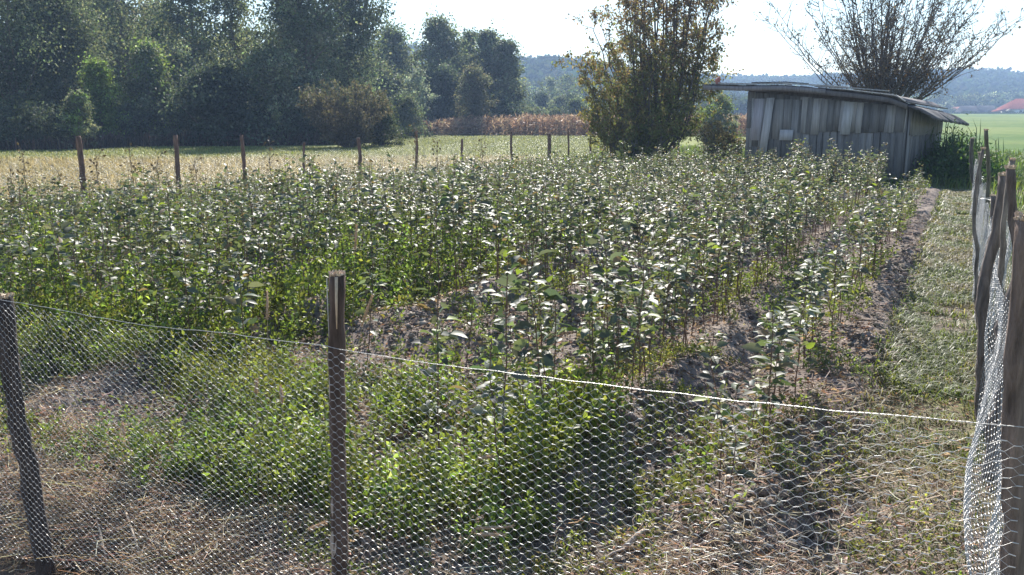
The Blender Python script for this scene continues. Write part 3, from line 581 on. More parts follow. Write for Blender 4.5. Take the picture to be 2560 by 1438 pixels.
# pale bare patches where the bark came off
for z0_, z1_, w_ in ((.72, .86, .013), (.38, .44, .009), (.24, .33, .013), (.06, .14, .012)):
    bs = MB(); n = 8; t = np.linspace(0, 1, n); zc = z0_ + (z1_ - z0_) * t; w2 = w_ * np.sin(np.pi * (t * .9 + .05)) ** .7
    xc = -1.665 + (.048) * zc / 1.137 - .003; V = np.concatenate([np.stack([xc - w2, np.full(n, .0235), zc], 1), np.stack([xc, np.full(n, .0195), zc], 1), np.stack([xc + w2, np.full(n, .0235), zc], 1)])
    i = np.arange(n - 1); bs.add(V, np.concatenate([np.stack([i, i + n, i + n + 1, i + 1], 1), np.stack([i + n, i + 2 * n, i + 2 * n + 1, i + n + 1], 1)]), (.4, .33, .28)); bs.build("bare_wood_patch", M_CUT, mp_)
sp = MB(); tube(sp, [[-1.606, .02, .98], [-1.604, .02, 1.06], [-1.602, .022, 1.135]], [.0015, .004, .005], 5, (.55, .42, .3)); tube(sp, [[-1.643, .03, .86], [-1.641, .026, 1.0], [-1.642, .028, 1.125]], [.0012, .0014, .002], 4, (.6, .55, .5)); sp.build("wood_splinter", M_CUT, mp_)
post("fence_post", front, [.205, .05, -.1], [.118, .05, 1.394], .0215, (.2, .15, .125), bend=.006); post("fence_post", front, [.155, .11, -.1], [.2, .13, 1.5], .017, (.16, .12, .1), bend=.01, cut=False)
_xg = np.linspace(-4.6, .25, 400); _sg = np.concatenate([[0], np.cumsum(np.diff(_xg) / np.interp(_xg[1:], [-4.6, -3.1, -1.65, -.9, -.3, .2], [.84, .86, .98, 1.05, 1.24, 1.3]))])
def fnet(s, z):
    s = np.interp(s, _sg, _xg)
    q = z; h = wtop(s); zz = gz(-1, 2) * 0 - .02 + (h + .02) * q
    right = ss(s, -.75, -.1)
    wob = .014 * (vn(s * 2.3, q * 3, 61) - .5) + .012 * (vn(s * 6, q * 6, 62) - .5)
    y = -.004 + .05 * (vn(s * 1.3, q * 2.2, 63) - .5) * np.sin(np.pi * np.clip(q, 0, 1)) + right * .05 * (vn(s * 5, q * 5, 64) - .5)
    zz = zz + wob * (1 - q) * 1.5 + right * .022 * (vn(s * 7, q * 6, 65) - .5) - .10 * ss(s, -2, -3.4) * (1 - q)
    x = s + wob * .6 + right * .02 * (vn(s * 8 + 3, q * 7, 66) - .5)
    return np.stack([x, y, zz], -1)
nb = MB(); hexnet(nb, 0, float(np.interp(.19, _xg, _sg)), 0, 1, .0215, .0262, .0095, fnet, .0014, .0004, 5, 3); nb.build("wire_netting", M_WIRE, front)
wb = MB(); xs = np.arange(-4.6, .21, .006); ph = xs * 2 * np.pi / .03
for s_ in (0, np.pi): tube(wb, np.stack([xs, -.006 + .0009 * np.cos(ph + s_), wtop(xs) + .012 * (vn(xs * 3, 0 * xs, 67) - .5) + .004 * (vn(xs * 14, 0 * xs, 68) - .5) + .0009 * np.sin(ph + s_)], 1), .0005, 4, (.5, .5, .5))
wb.build("top_wire", M_WIRE, front)

# left fence beyond the nursery
lf = empty("wire_netting_fence", (-12.25, 9, 0)); tag(lf, "far wire fence on thin stakes between saplings and meadow", "fence")
for px_, yt, w_, yb in ((195, 340, 12, 0), (438, 338, 10, 0), (603, 338, 9, 0), (760, 357, 6, 0), (895, 345, 8, 0), (1040, 328, 6, 0), (1155, 348, 6, 0), (1279, 330, 6, 0), (1372, 333, 9, 0), (1421, 322, 4, 0), (1477, 345, 5, 0)):
    d_ = ray(px_, yt); t_ = -12.2 / d_[0]; P1 = C0 + d_ * t_; P1 = P1 - [-12.25, 9, 0]; dd_ = depth(P1[0] - 12.25, P1[1] + 9)
    P0 = np.array([P1[0] + rng.normal(0, .02), P1[1] + rng.normal(0, .03), -.1]); post("fence_post", lf, P0, P1, w_ / FPX * dd_ / 2 * 1.05, (.17, .11, .09), 7, .01, cut=False)
def lnet(s, z): return np.stack([.06 + .05 * (vn(s * 1.1, z * 2, 71) - .5), s, z * (.86 + .05 * np.sin(s * 2.2)) + .02], -1)
nb = MB(); hexnet(nb, -2.5, 21, 0, .98, .043, .052, .018, lnet, .0016, .0008, 3, 3); nb.build("wire_netting", M_WIRE, lf)
bk = empty("wire_netting_fence", (-12, 30.5, 0)); tag(bk, "farthest fence of short stakes by the autumn tree's foot", "fence")
for px_, yt, w_, dd_, c in ((1590, 340, 12, 29.0, (.3, .27, .2)), (1655, 342, 5, 28.5, BARKC), (1700, 350, 5, 28, BARKC)):
    xy = at(px_, dd_); post("fence_post", bk, [xy[0] + 12, xy[1] - 30.5, -.1], [xy[0] + 12, xy[1] - 30.5, zat(yt, dd_)], w_ / FPX * dd_ / 2, c, 7, .01, cut=False)

# right fence running away along the path
rf = empty("wire_netting_fence", (.2, 2.1, 0)); tag(rf, "right hand fence of crowded crooked stakes and slack netting beside the path", "fence")
def rpost(pt, pb, w_, col=(.2, .17, .15), n=9, bend=.012, mids=()):
    Pb = gp(*pb); Pt = ony(pt[0], pt[1], Pb[1] + .02); dd_ = depth(Pb[0], Pb[1]); r_ = w_ / FPX * dd_ / 2
    return post("fence_post", rf, Pb - [.2, 2.1, .05], Pt - [.2, 2.1, 0], r_, col, n, bend)
rpost((2549, 690), (2466, 1210), 30, (.2, .16, .14), bend=.03)
rpost((2531, 400), (2487, 1120), 14, (.24, .2, .17), bend=.02)
rpost((2526, 420), (2494, 1180), 24, (.17, .13, .115), bend=.02)
rpost((2512, 437), (2456, 1090), 27, (.16, .13, .115), bend=.02)
rpost((2484, 490), (2462, 880), 15, (.15, .12, .11), bend=.015)
rpost((2465, 326), (2449, 760), 9, (.14, .13, .1), bend=.015)
rpost((2458, 372), (2446, 830), 10, (.2, .17, .15), bend=.015)
rpost((2449, 382), (2446, 640), 8, (.16, .14, .12), bend=.012)
rpost((2431, 346), (2441, 500), 10, (.1, .09, .075), bend=.01)
def rnet(off, amp, seed, zt):
    def f(s, z):
        h = zt + .12 * (vn(s * 1.1, 0 * s, seed + 5) - .6) - .012 * s
        bul = amp * np.exp(-((s - 1.15) / .75) ** 2) * np.exp(-((z - .33) / .3) ** 2)
        x = off + .10 * (vn(s * 1.7, z * 1.4, seed) - .5) + .05 * (vn(s * 5, z * 3, seed + 1) - .5) - bul - .03 * ss(s, 1, 14)
        return np.stack([x, s, z * h], -1)
    return f
nb = MB(); hexnet(nb, .05, 9, 0.02, 1, .024, .03, .0105, rnet(-.03, .1, 81, 1.02), .0016, .0008, 4, 3)
hexnet(nb, 9, 17.5, 0.02, 1, .045, .055, .02, rnet(-.02, .1, 81, 1.02), .0018, .0009, 3, 3); nb.build("wire_netting", M_WIRE2, rf)
nb = MB(); hexnet(nb, .05, 5.5, 0.02, 1, .024, .03, .0105, rnet(.03, .02, 91, 1.12), .0016, .0008, 4, 3); nb.build("wire_netting", M_WIRE2, rf)
for Y_, zz in ((5.2, .98), (9.5, .86), (9.6, 1.1)):
    wb = MB(); th = np.linspace(0, 7, 30); tube(wb, np.stack([-.06 + .035 * np.cos(th * 1.0) , Y_ + .04 * np.sin(th), zz + .004 * th], 1), .002, 4, (.6, .6, .6)); wb.build("tie_wire", M_WIRE, rf)

# ------------------------------------------------------------------ saplings
rng = np.random.default_rng(41)
LEAFC = np.array([(.1, .122, .08), (.12, .128, .1), (.09, .102, .08), (.15, .165, .095)])
def sapling_parts(h, nl, fine, leafl=.068):
    leafl *= rng.uniform(.72, 1.18)
    st = MB(); n = 6; t = np.linspace(0, 1, n); P = np.stack([np.cumsum(rng.normal(0, .012, n)), np.cumsum(rng.normal(0, .012, n)), t * h], 1); P[0, :2] = 0
    tube(st, P, .0042 * (1 - .6 * t) * (h / .8) ** .5, 5 if fine else 3, (.15, .09, .065), False)
    if not fine: pass
    lb = MB(); zf = .3 + .7 * rng.uniform(0, 1, nl) ** .7; a = np.arange(nl) * 2.4 + rng.uniform(-.5, .5, nl); base = np.stack([np.interp(zf, t, P[:, i]) for i in range(3)], 1)
    el = rng.uniform(-.15, .75, nl); D = np.stack([np.cos(a) * np.cos(el), np.sin(a) * np.cos(el), np.sin(el)], 1)
    L = leafl * rng.uniform(.4, 1.35, nl) * (1 - .35 * ss(zf, .75, 1)); Nn = nrm(np.array([[0, 0, 1.]]) + rng.normal(0, .48, (nl, 3)))
    # short side twigs carry some of the leaves
    off = rng.uniform(.005, .05, nl)[:, None] * D; br = off * 1.0
    c = LEAFC[rng.integers(0, 4, nl)] * np.exp(rng.normal(0, .25, (nl, 1))) * (1 + rng.normal(0, .06, (nl, 3)))
    yel = rng.uniform(0, 1, nl) < .05; c[yel] = (.22, .27, .05)
    bro = rng.uniform(0, 1, nl) < .1; c[bro] = (.22, .15, .1)
    leaves(lb, base + br, D, Nn, L, L * rng.uniform(.5, .68, nl), np.clip(c, .01, .6), fine=fine, fold=.35, droop=.35)
    if fine: sticks(lb, base, base + br, .0009, 3, (.12, .14, .06))
    return st, lb
pos = []
for ri, x in enumerate(ROWS):
    y = row_start(x) + rng.uniform(0, .2)
    y1 = 20.3 if x < -1.2 else 18.8
    while y < y1:
        sparse = (x > -4.2) & (x < -1.7) & (y < 6.2)
        if rng.uniform() < (.4 if sparse else .6 if ri == 0 else .95):
            pos.append((x + rng.normal(0, .035) + .03 * math.sin(y * .9 + ri), y, ri))
        y += rng.uniform(.07, .16)
pos += [(-1.9, 3.02, 1), (-3.35, 4.5, 3), (-1.42, 4.1, 1), (-2.75, 4.75, 2), (-3.9, 4.0, 4)]
pos = np.array(pos); Hs = .66 + .3 * (fbm(pos[:, 0] * .8, pos[:, 1] * .6, 95) - .5) * 2 * .75 + rng.normal(0, .1, len(pos)) - .16 * ss(pos[:, 0], -1.1, -.9)
Hs = Hs + .05 * ss(pos[:, 0], -3, -6) + .14 * np.exp(-((pos[:, 1] - 7) / 3) ** 2) + .06 * ss(pos[:, 1], 9, 6) * (pos[:, 0] > -4) + .14 * ss(pos[:, 1], 12, 17) * ss(pos[:, 0], -7, -4) * (pos[:, 0] < -1) * (.4 + 1.2 * vn(pos[:, 0] * 1.6, pos[:, 1] * 1.6, 97)) - .3 * ss(pos[:, 0], -6, -10) - .06 * ss(pos[:, 1], 12, 18); Hs = np.clip(Hs, .25, 1.05); Hs[-5] = .95
Z0 = hz(pos[:, 0], pos[:, 1]); PT = np.stack([pos[:, 0], pos[:, 1], Z0 + Hs * .6], 1); qx, qy, qd = proj(PT)
vis = (qx > -60) & (qx < 2640) & (qy < 1520); pos, Hs, Z0, qd, qx = pos[vis], Hs[vis], Z0[vis], qd[vis], qx[vis]
order = np.argsort(qd / Hs); near_i, far_i = order[:300], order[300:]
variants = []
for k in range(14):
    st, lb = sapling_parts(.8, int(rng.integers(38, 54)), True, .07); variants.append((st.mesh("sapling_stem", M_TWIG, True), lb.mesh("sapling_foliage", M_SAP, True)))
ordn = ["first", "second", "third", "fourth", "fifth", "sixth", "seventh", "eighth", "ninth", "tenth", "eleventh", "twelfth", "thirteenth", "fourteenth", "fifteenth", "sixteenth"]
tens = {20: "twenty", 30: "thirty", 40: "forty", 50: "fifty", 60: "sixty", 70: "seventy", 80: "eighty", 90: "ninety"}
def ordinal(k):
    base = ordn + ["seventeenth", "eighteenth", "nineteenth"]
    if k <= 19: return base[k - 1]
    if k % 10 == 0: return tens[k][:-1] + "ieth"
    return (tens[k // 10 * 10] if k < 100 else "hundred") + " " + base[k % 10 - 1]
rank = np.zeros(len(pos), int)
for r_ in range(len(ROWS)):
    k = np.where(pos[:, 2] == r_)[0]; k = k[np.argsort(pos[k, 1])]; rank[k] = np.arange(1, len(k) + 1)
for q, i in enumerate(near_i):
    r_ = int(pos[i, 2]); v = variants[int(rng.integers(0, 14))]
    e = empty("sapling", (pos[i, 0], pos[i, 1], Z0[i] - .02), rng.uniform(0, 6.28)); sc = Hs[i] / .8; e.scale = (sc * .5 + .5, sc * .5 + .5, sc)
    e.rotation_euler[0] = rng.normal(0, .05); e.rotation_euler[1] = rng.normal(0, .05)
    hb = "tall" if Hs[i] > .8 else "short" if Hs[i] < .62 else "leafy"
    tag(e, "%s sapling, %s from the near end of the %s row from the path" % (hb, ordinal(rank[i]), ordn[r_]), "sapling", "saplings in the nursery rows")
    for me, nm in ((v[0], "stem"), (v[1], "foliage")): ob = link(me, nm, e)
fv = []
for k in range(24):
    st, lb = sapling_parts(.8, int(rng.integers(34, 46)), False, .068); fv.append((st.arrays(), lb.arrays()))
fm, fs = MB(), MB()
for i in far_i:
    for arr, mbx in zip(fv[int(rng.integers(0, 24))], (fs, fm)):
        V, L_, Z_, C_ = arr; a = rng.uniform(0, 6.28); sc = Hs[i] / .8; c_, s_ = math.cos(a), math.sin(a); w = sc * .5 + .5
        W = np.stack([(V[:, 0] * c_ - V[:, 1] * s_) * w + pos[i, 0], (V[:, 0] * s_ + V[:, 1] * c_) * w + pos[i, 1], V[:, 2] * sc + Z0[i] - .02], 1)
        mbx.v.append(W); mbx.l.append(L_ + mbx.n); mbx.z.append(Z_); mbx.c.append(C_ * math.exp(rng.normal(0, .15))); mbx.n += len(W)
sr = fm.build("sapling_rows", M_SAP); tag(sr, "dense rows of leafy saplings filling the nursery up to the shed", "saplings", kind="stuff")
fs.build("stems", M_TWIG, sr)["kind"] = "stuff"
print("saplings", len(pos))

# ------------------------------------------------------------------ weeds, straw, clods, grass
rng = np.random.default_rng(51)
def scatter(n, x0, x1, y0, y1, dens, marg=80):
    x = rng.uniform(x0, x1, n); y = rng.uniform(y0, y1, n); k = rng.uniform(0, 1, n) < dens(x, y); x, y = x[k], y[k]
    P = np.stack([x, y, hz(x, y)], 1); qx, qy, qd = proj(P + [0, 0, .1]); k = (qx > -marg) & (qx < 2560 + marg) & (qy < 1438 + marg * 2); return P[k], qd[k]
def weeds(name, label, n, box_, dens, col, hgt, nl, leafl, wr=.55, mtl=None, kk=.22):
    P, qd = scatter(n, *box_, dens); n = len(P); h = hgt * rng.uniform(.45, 1.1, n) * (.35 + 1.3 * vn(P[:, 0] * 3.3, P[:, 1] * 3.3, 150)); K = nl
    lean = rng.normal(0, .3, (n, 2)) * h[:, None]; top = P + np.concatenate([lean, h[:, None]], 1)
    mb = MB(); sticks(mb, P, top, .0011, 3, (.13, .16, .06))
    u_ = rng.uniform(.1, 1, (n, K, 1)); B_ = (P[:, None] * (1 - u_) + top[:, None] * u_).reshape(-1, 3); m = len(B_)
    D = rdir(m, .35); B_ = B_ + D * (.012 + .35 * leafl * rng.uniform(0, 1, (m, 1)))
    tn = vn(P[:, 0] * 1.9, P[:, 1] * 1.9, 151); col = mixc(np.array(col) * [.8, .88, .95], np.array(col) * [1.35, 1.2, .9], tn); pc_ = np.repeat(col * np.exp(rng.normal(0, kk, (n, 1))) * (1 + rng.normal(0, .08, (n, 3))), K, 0) * np.exp(rng.normal(0, .18, (m, 1)))
    L = leafl * rng.uniform(.5, 1.3, m); leaves(mb, B_, D, rdir(m, 1.2), L, L * wr, np.clip(pc_, .01, .7), fold=.3)
    o_ = mb.build(name, mtl or M_WEED); return tag(o_, label, "weeds", kind="stuff")
def patch(x, y, s=0, sc=1.1): return fbm(x * sc, y * sc, 100 + s, 3)
cgx = lambda x, y, a, b, c, d_: ss(x, a, a + .25) * ss(x, b, b - .25) * ss(y, c, c + .2) * ss(y, d_, d_ - .3)
weeds("green_weeds", "bright green weeds behind the near netting at the middle", 4200, (-4.0, -.9, 2.3, 5.0), lambda x, y: np.clip(cgx(x, y, -3.3, -1.25, 2.5, 4.2) * ss(patch(x, y, 1, 1.8), .4, .52), 0, 1), (.15, .18, .065), .3, 26, .03, kk=.4)
weeds("green_weeds", "olive green weeds left of the middle stake behind the near netting", 5200, (-6.5, -2.3, 2.3, 4.6), lambda x, y: ss(patch(x, y, 2, 1.6), .42, .54) * np.where(x > -4.9, ss(y, 4.35, 3.9), 1) * ss(y, 2.5 , 2.8) * .9, (.15, .165, .075), .21, 24, .022, kk=.35)
weeds("green_weeds", "tall green weeds among the left hand sapling rows", 8000, (-12, -3.9, 3.6, 12), lambda x, y: ss(patch(x, y, 3, .6), .28, .5) * (1 - .6 * ss(y, 8, 12)), (.12, .155, .06), .38, 22, .038, kk=.35)
weeds("green_weeds", "scattered weeds growing between the saplings", 16000, (-12, -.6, 3.0, 20), lambda x, y: ss(patch(x, y, 4, .9), .36, .55) * .8, (.13, .145, .065), .2, 18, .032)
weeds("green_weeds", "small weeds on the soil at the lower right behind the netting", 2300, (-2.2, .1, 2.3, 5.5), lambda x, y: ss(patch(x, y, 5, 1.8), .47, .6), (.14, .15, .07), .11, 18, .018, kk=.35)
def path_d(x, y): return ss(x, -.44, -.3) * ss(x, .5, .2) * np.clip(.12 + ss(y, 3.8, 6) , 0, 1) * ss(fbm(x * 2.5, y * 2.5, 160, 3), .25, .5)
mb = MB(); P, qd = scatter(100000, -.5, .6, 2.6, 20.5, path_d); n = len(P)
tcol = mixc((.3, .24, .15), (.17, .2, .07), ss(fbm(P[:, 0] * 3, P[:, 1] * 2, 55) + rng.normal(0, .12, n), .33, .55)) * np.exp(rng.normal(0, .3, (n, 1))) * .66
blades(mb, P, rng.uniform(.02, .1, n), .004 + .0005 * qd[:n], rng.uniform(.6, 2.0, n), np.clip(tcol, .01, .6)); tag(mb.build("path_grass", M_WEED), "trampled yellow green grass on the path beside the right fence", "grass", kind="stuff")
# grass round the outside of the nursery, right of the path
def outd(x, y): return np.maximum(ss(x, .35, .6), ss(y, 20.6, 21.4)) * .8
mb = MB(); P, qd = scatter(60000, -12, 6, 5, 40, outd); n = len(P)
blades(mb, P, rng.uniform(.1, .4, n) , .006 + .0006 * qd, rng.uniform(.3, 1.0, n), vary((.11, .14, .045), n, .3)); tag(mb.build("rough_grass", M_WEED), "rough green grass beyond the nursery and right of the fence", "grass", kind="stuff")
# meadow grasses
mb = MB(); n = 240000; px_ = rng.uniform(-60, 1560, n); dd_ = 14 + 50 * rng.uniform(0, 1, n) ** 1.5; XY = FH[None] * dd_[:, None] + cr[None, :2] * ((px_ - 1280) / FPX * dd_ * .981)[:, None]
k = (XY[:, 0] < -12.4) & (dd_ < 43 + 22 * ss(px_, 860, 1060)); XY, dd_, px_ = XY[k], dd_[k], px_[k]; n = len(XY); P = np.stack([XY[:, 0], XY[:, 1], hz(XY[:, 0], XY[:, 1])], 1)
mc = mcol(XY[:, 0], XY[:, 1]); isg = mc[:, 1] > mc[:, 0]; hh_ = np.where(isg, rng.uniform(.05, .16, n), rng.uniform(.12, .42, n))
blades(mb, P, hh_, .004 + .0005 * dd_, rng.uniform(.3, 1.7, n), np.clip(mc * 1.15 * np.exp(rng.normal(0, .3, (n, 1))), .01, .7)); tag(mb.build("meadow_grass", M_DRY), "dry golden meadow grass with a greener strip before the wood", "grass", kind="stuff")
# dark fringe of tall weeds along the wood's foot
mb = MB(); n = 16000; px_ = rng.uniform(-60, 960, n); dd_ = np.interp(px_, [0, 200, 320, 800, 960], [38.5, 39, 42.5, 46, 50]) + rng.uniform(0, 2.5, n); XY = FH[None] * dd_[:, None] + cr[None, :2] * ((px_ - 1280) / FPX * dd_ * .981)[:, None]
P = np.stack([XY[:, 0], XY[:, 1], 0 * dd_], 1); blades(mb, P, rng.uniform(.15, .75, n) + .5 * vn(px_ * .03, 0 * px_, 3), .03, rng.uniform(.2, 1.3, n), vary((.12, .09, .075), n, .5)); tag(mb.build("tall_weeds", M_DRY), "fringe of brown tall weeds along the dark foot of the wood", "weeds", kind="stuff")
# straw
def straw_d(x, y): return np.clip(ss(y, 3.35 - .25 * ss(x, -2.2, -3), 2.7) * ss(fbm(x * 1.3, y * 1.3, 120, 3), .25, .5) + .12, 0, 1) * ss(x, .5, .2) * (.08 + .92 * np.maximum(ss(x, -2.0, -2.5), ss(x, -.95, -.6)))
mb = MB(); P, qd = scatter(90000, -4.6, .4, 2.1, 4.6, straw_d); n = len(P); a = rng.uniform(0, 2 * np.pi, n); l = rng.uniform(.03, .16, n) * np.where(rng.uniform(0, 1, n) < .06, 1.7, 1)
dv = np.stack([np.cos(a), np.sin(a), rng.normal(.08, .18, n)], 1) * l[:, None]; P[:, 2] += rng.uniform(.003, .06, n) * (.3 + 1.2 * vn(P[:, 0] * 5, P[:, 1] * 5, 140)); Q = P + dv; Q[:, 2] = np.maximum(Q[:, 2], hz(Q[:, 0], Q[:, 1]) + .004)
sr_ = rng.uniform(.0006, .0024, n); sc_ = vary((.5, .4, .3), n, .5, .06); Mi = (P + Q) / 2 + rng.normal(0, .1, (n, 3)) * l[:, None] * [1, 1, .5]; Mi[:, 2] = np.maximum(Mi[:, 2], hz(Mi[:, 0], Mi[:, 1]) + .003); sticks(mb, P, Mi, sr_, 3, sc_); sticks(mb, Mi, Q, sr_ * .8, 3, sc_); tag(mb.build("straw", M_DRY), "mulch of dry straw and cut stalks behind the near netting", "straw", kind="stuff")
mb = MB(); P, qd = scatter(42000, -5, .2, 2.1, 6.5, lambda x, y: np.clip(.35 + .65 * straw_d(x, y), 0, 1)); n = len(P); P[:, 2] += rng.uniform(.002, .03, n)
leaves(mb, P, rdir(n) * [1, 1, .35], rdir(n, 1.2), rng.uniform(.01, .045, n), rng.uniform(.005, .018, n), vary((.24, .17, .125), n, .5, .07), fold=.5, droop=.6); tag(mb.build("leaf_litter", M_DRY), "matted brown leaf litter between straw and soil", "litter", kind="stuff")
# dry bits on soil in the nursery
mb = MB(); P, qd = scatter(60000, -12, .2, 2.6, 14, lambda x, y: np.where(x > -.5, 1.0, np.where(x > -3, .8, .3))); n = len(P); a = rng.uniform(0, 2 * np.pi, n); l = rng.uniform(.02, .12, n)
dv = np.stack([np.cos(a), np.sin(a), rng.normal(.05, .15, n)], 1) * l[:, None]; P[:, 2] += rng.uniform(.002, .02, n); Q = P + dv; Q[:, 2] = np.maximum(Q[:, 2], hz(Q[:, 0], Q[:, 1]) + .003)
sticks(mb, P, Q, rng.uniform(.0007, .002, n) * (1 + qd / 12), 3, vary((.3, .23, .17), n, .35, .05)); tag(mb.build("dry_stalks", M_DRY), "dry stalk litter on the soil between the saplings", "litter", kind="stuff")
# soil clods
ico_t = (1 + 5 ** .5) / 2; IV = nrm(np.array([(-1, ico_t, 0), (1, ico_t, 0), (-1, -ico_t, 0), (1, -ico_t, 0), (0, -1, ico_t), (0, 1, ico_t), (0, -1, -ico_t), (0, 1, -ico_t), (ico_t, 0, -1), (ico_t, 0, 1), (-ico_t, 0, -1), (-ico_t, 0, 1)], float))
IF = np.array([(0, 11, 5), (0, 5, 1), (0, 1, 7), (0, 7, 10), (0, 10, 11), (1, 5, 9), (5, 11, 4), (11, 10, 2), (10, 7, 6), (7, 1, 8), (3, 9, 4), (3, 4, 2), (3, 2, 6), (3, 6, 8), (3, 8, 9), (4, 9, 5), (2, 4, 11), (6, 2, 10), (8, 6, 7), (9, 8, 1)])
P, qd = scatter(60000, -7, -.15, 2.4, 12, lambda x, y: np.clip(.25 + ss(fbm(x * 1.5, y * 1.5, 130, 3), .4, .6), 0, 1) * np.where((x > -.35), .25, 1) * np.where(y < 3, .5, 1)); n = len(P)
sz = .006 + .03 * rng.uniform(0, 1, n) ** 5 + .004 * rng.uniform(0, 1, n); V = IV[None] * sz[:, None, None] * rng.uniform(.6, 1.3, (n, 12, 1)) * rng.uniform(.7, 1.2, (n, 1, 3)) * [1, 1, .75] + P[:, None] + [0, 0, .004]
mb = MB(); mb.add(V.reshape(-1, 3), (np.arange(n)[:, None, None] * 12 + IF[None]).reshape(-1, 3), np.repeat(vary((.22, .175, .145), n, .4, .04), 12, 0)); tag(mb.build("soil_clods", M_CLOD), "crumbly brown soil clods between the saplings", "soil", kind="stuff")

# ------------------------------------------------------------------ single weeds and stalks
def foxtail(px_, py_, d_, az, lean, hgt, label, hl=.085):
    """bristly tan grass head; (px_,py_) only fixes where the head stands at distance d_"""
    xy = at(px_, d_); z_ = zat(py_, d_); g_ = gz(xy[0], xy[1]); hv = np.array([math.cos(az) * math.sin(lean), math.sin(az) * math.sin(lean), math.cos(lean)])
    root = np.array([xy[0] - hv[0] * hgt, xy[1] - hv[1] * hgt]); rz_ = gz(*root); o_ = empty("foxtail_grass", (root[0], root[1], rz_)); tag(o_, label, "grass stalk", "foxtail grass heads")
    H0 = np.array([xy[0] - root[0], xy[1] - root[1], z_ - rz_]); mb = MB(); mid = H0 * .5 + np.array([-hv[0], -hv[1], 0]) * .04
    tube(mb, [[0, 0, 0], mid * .6, mid * 1.02 + [0, 0, .01], H0], .0011, 4, (.35, .3, .18)); mb.build("stalk", M_DRY, o_)
    mb = MB(); tube(mb, [H0, H0 + hv * hl * .5, H0 + hv * hl], [.003, .006, .002], 6, (.55, .4, .27)); n = 260; u_ = rng.uniform(0, 1, (n, 1)); b_ = H0 + hv * hl * u_
    sticks(mb, b_, b_ + nrm(rdir(n) + hv * .9) * rng.uniform(.006, .014, (n, 1)), .0005, 3, vary((.65, .5, .35), n, .2, .04)); mb.build("seed_head", M_DRY, o_)
foxtail(640, 800, 4.0, 2.2, .45, .3, "foxtail grass head leaning left of the middle stake against bare soil", .14)
foxtail(888, 812, 3.9, .5, .35, .28, "foxtail grass head just right of the middle stake above the top wire", .14)
foxtail(876, 625, 4.6, 1.5, .15, .5, "foxtail grass head standing among saplings above the middle stake", .13)
foxtail(668, 1010, 3.3, 2.4, .5, .2, "foxtail grass head behind the netting left of the middle stake", .07)
foxtail(600, 985, 3.5, 1.9, .2, .2, "upright foxtail grass head behind the netting further left of the middle stake", .06)
foxtail(1150, 1030, 3.2, .6, 1.0, .15, "foxtail grass head leaning right over the bright green weeds", .06)
foxtail(1190, 1145, 3.0, .3, 1.4, .1, "foxtail grass head lying level over the bright green weeds", .05)
foxtail(1180, 1322, 2.75, .45, 1.5, .1, "foxtail grass head lying flat low in the middle, upper of two", .12)
foxtail(1185, 1336, 2.72, .4, 1.55, .1, "foxtail grass head lying flat low in the middle, lower of two", .09)
foxtail(720, 1325, 2.7, .6, 1.2, .1, "foxtail grass head lying in the straw left of the middle stake", .06)
foxtail(240, 1090, 3.2, 2.6, .6, .25, "foxtail grass head leaning left over straw right of the left stake", .05)
def tall_weed(px_, ytop, d_, label, seed):
    r2 = np.random.default_rng(seed); xy = at(px_, d_); h = zat(ytop, d_); o_ = empty("tall_weed", (xy[0], xy[1], 0)); tag(o_, label, "weed", "tall seeding weeds over the saplings")
    mb = MB(); t = np.linspace(0, 1, 7); P = np.stack([np.cumsum(r2.normal(0, .012, 7)), np.cumsum(r2.normal(0, .012, 7)), t * h], 1); tube(mb, P, .007 * (1 - .6 * t), 5, (.14, .1, .07))
    lb = MB(); n = 46; u_ = r2.uniform(.4, 1, n); b_ = np.stack([np.interp(u_, t, P[:, i]) for i in range(3)], 1); D = nrm(r2.normal(size=(n, 3)) + [0, 0, .2]); e_ = b_ + D * r2.uniform(.03, .12, (n, 1)); sticks(mb, b_, e_, .002, 3, (.14, .1, .07))
    mb.build("stalk", M_TWIG, o_); L = r2.uniform(.03, .07, n); leaves(lb, e_, D, nrm(r2.normal(size=(n, 3)) + [0, 0, 1]), L, L * .6, np.clip(np.array([.1, .08, .05]) * np.exp(r2.normal(0, .3, (n, 1))), .01, .5)); lb.build("foliage", M_DRY, o_)
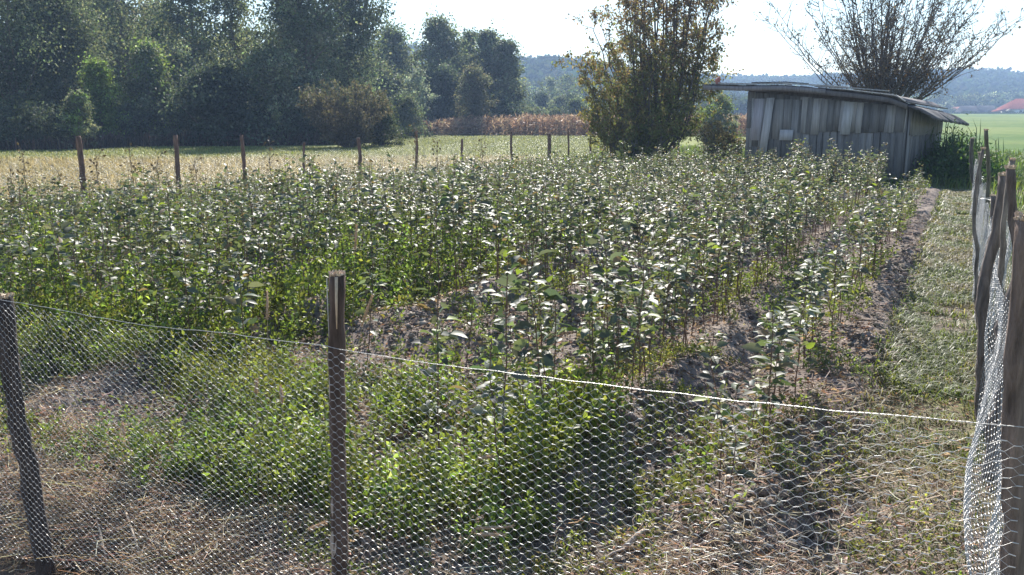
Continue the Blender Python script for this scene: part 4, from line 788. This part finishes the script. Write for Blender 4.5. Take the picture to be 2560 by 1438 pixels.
for k, (px_, yt, d_, lb_) in enumerate([(52, 378, 12.5, "tall brown weed at the far left edge above the saplings"), (4, 440, 11, "dark weed head cut by the left edge"), (130, 425, 12.5, "thin brown weed left of the first far stake"), (235, 385, 13, "brown weed right of the first far stake"), (318, 368, 13.5, "tallest brown weed between the first two far stakes"), (372, 395, 13, "round headed brown weed left of the second far stake"),
        (480, 395, 14, "brown weed right of the second far stake"), (665, 350, 15, "slender weed right of the third far stake"), (780, 400, 15, "small brown weed beyond the third far stake"), (1210, 345, 18, "green weed between far stakes in front of the corn"), (1090, 352, 17.5, "green weed top before the green meadow strip"), (1040, 318, 17, "pale headed weed on the far stake left of the corn")]):
    tall_weed(px_, yt, d_, lb_, 200 + k)
def stick_obj(name, label, a_, b_, r_, col, cat="stick"):
    A_ = gp(*a_); B_ = gp(*b_); A_[2] = gz(A_[0], A_[1]) + .03; B_[2] = gz(B_[0], B_[1]) + .045; mb = MB(); m_ = (A_ + B_) / 2 + [0, 0, .01]; tube(mb, np.array([A_, m_, B_]) - A_, [r_, r_ * .95, r_ * .8], 7, col); o_ = mb.build(name, M_CUT); o_.location = A_; tag(o_, label, cat)
stick_obj("cut_stick", "pale thick cut stick lying on soil low right of centre", (1555, 1398), (1630, 1348), .011, (.42, .33, .26))
stick_obj("cut_stick", "thin pale stick lying below the thick cut stick", (1500, 1430), (1560, 1405), .005, (.4, .32, .26))
stick_obj("cut_stick", "straight thin stick lying in the dark soil right of the middle stake", (1035, 1382), (1105, 1412), .004, (.4, .33, .26))
stick_obj("cut_stick", "long pale stalk lying diagonally over straw left of the middle stake", (235, 1090), (330, 1165), .004, (.5, .42, .33))
stick_obj("cut_stick", "long pale stalk lying below the diagonal one in the straw", (245, 1150), (370, 1225), .004, (.5, .42, .33))
stick_obj("cut_stick", "upright leaning pale stalk in the straw by the left stake", (230, 1220), (262, 1320), .004, (.5, .42, .33))
stick_obj("cut_stick", "curved pale stalk in the straw right of the left stake", (310, 1240), (350, 1330), .005, (.5, .42, .33))

# ------------------------------------------------------------------ haze
mb = MB(); box(mb, -620, 620, -70, 900, -4, 60, (1, 1, 1)); hm = bpy.data.materials.new("haze"); hm.use_nodes = True; N_ = hm.node_tree.nodes; N_.clear()
out = N_.new("ShaderNodeOutputMaterial"); pv = N_.new("ShaderNodeVolumePrincipled"); pv.inputs["Color"].default_value = (.46, .66, 1, 1); pv.inputs["Density"].default_value = .0008; pv.inputs["Anisotropy"].default_value = .3
hm.node_tree.links.new(pv.outputs[0], out.inputs["Volume"]); hz_o = mb.build("haze", hm); tag(hz_o, "thin pale blue haze over the valley", "haze", kind="stuff")
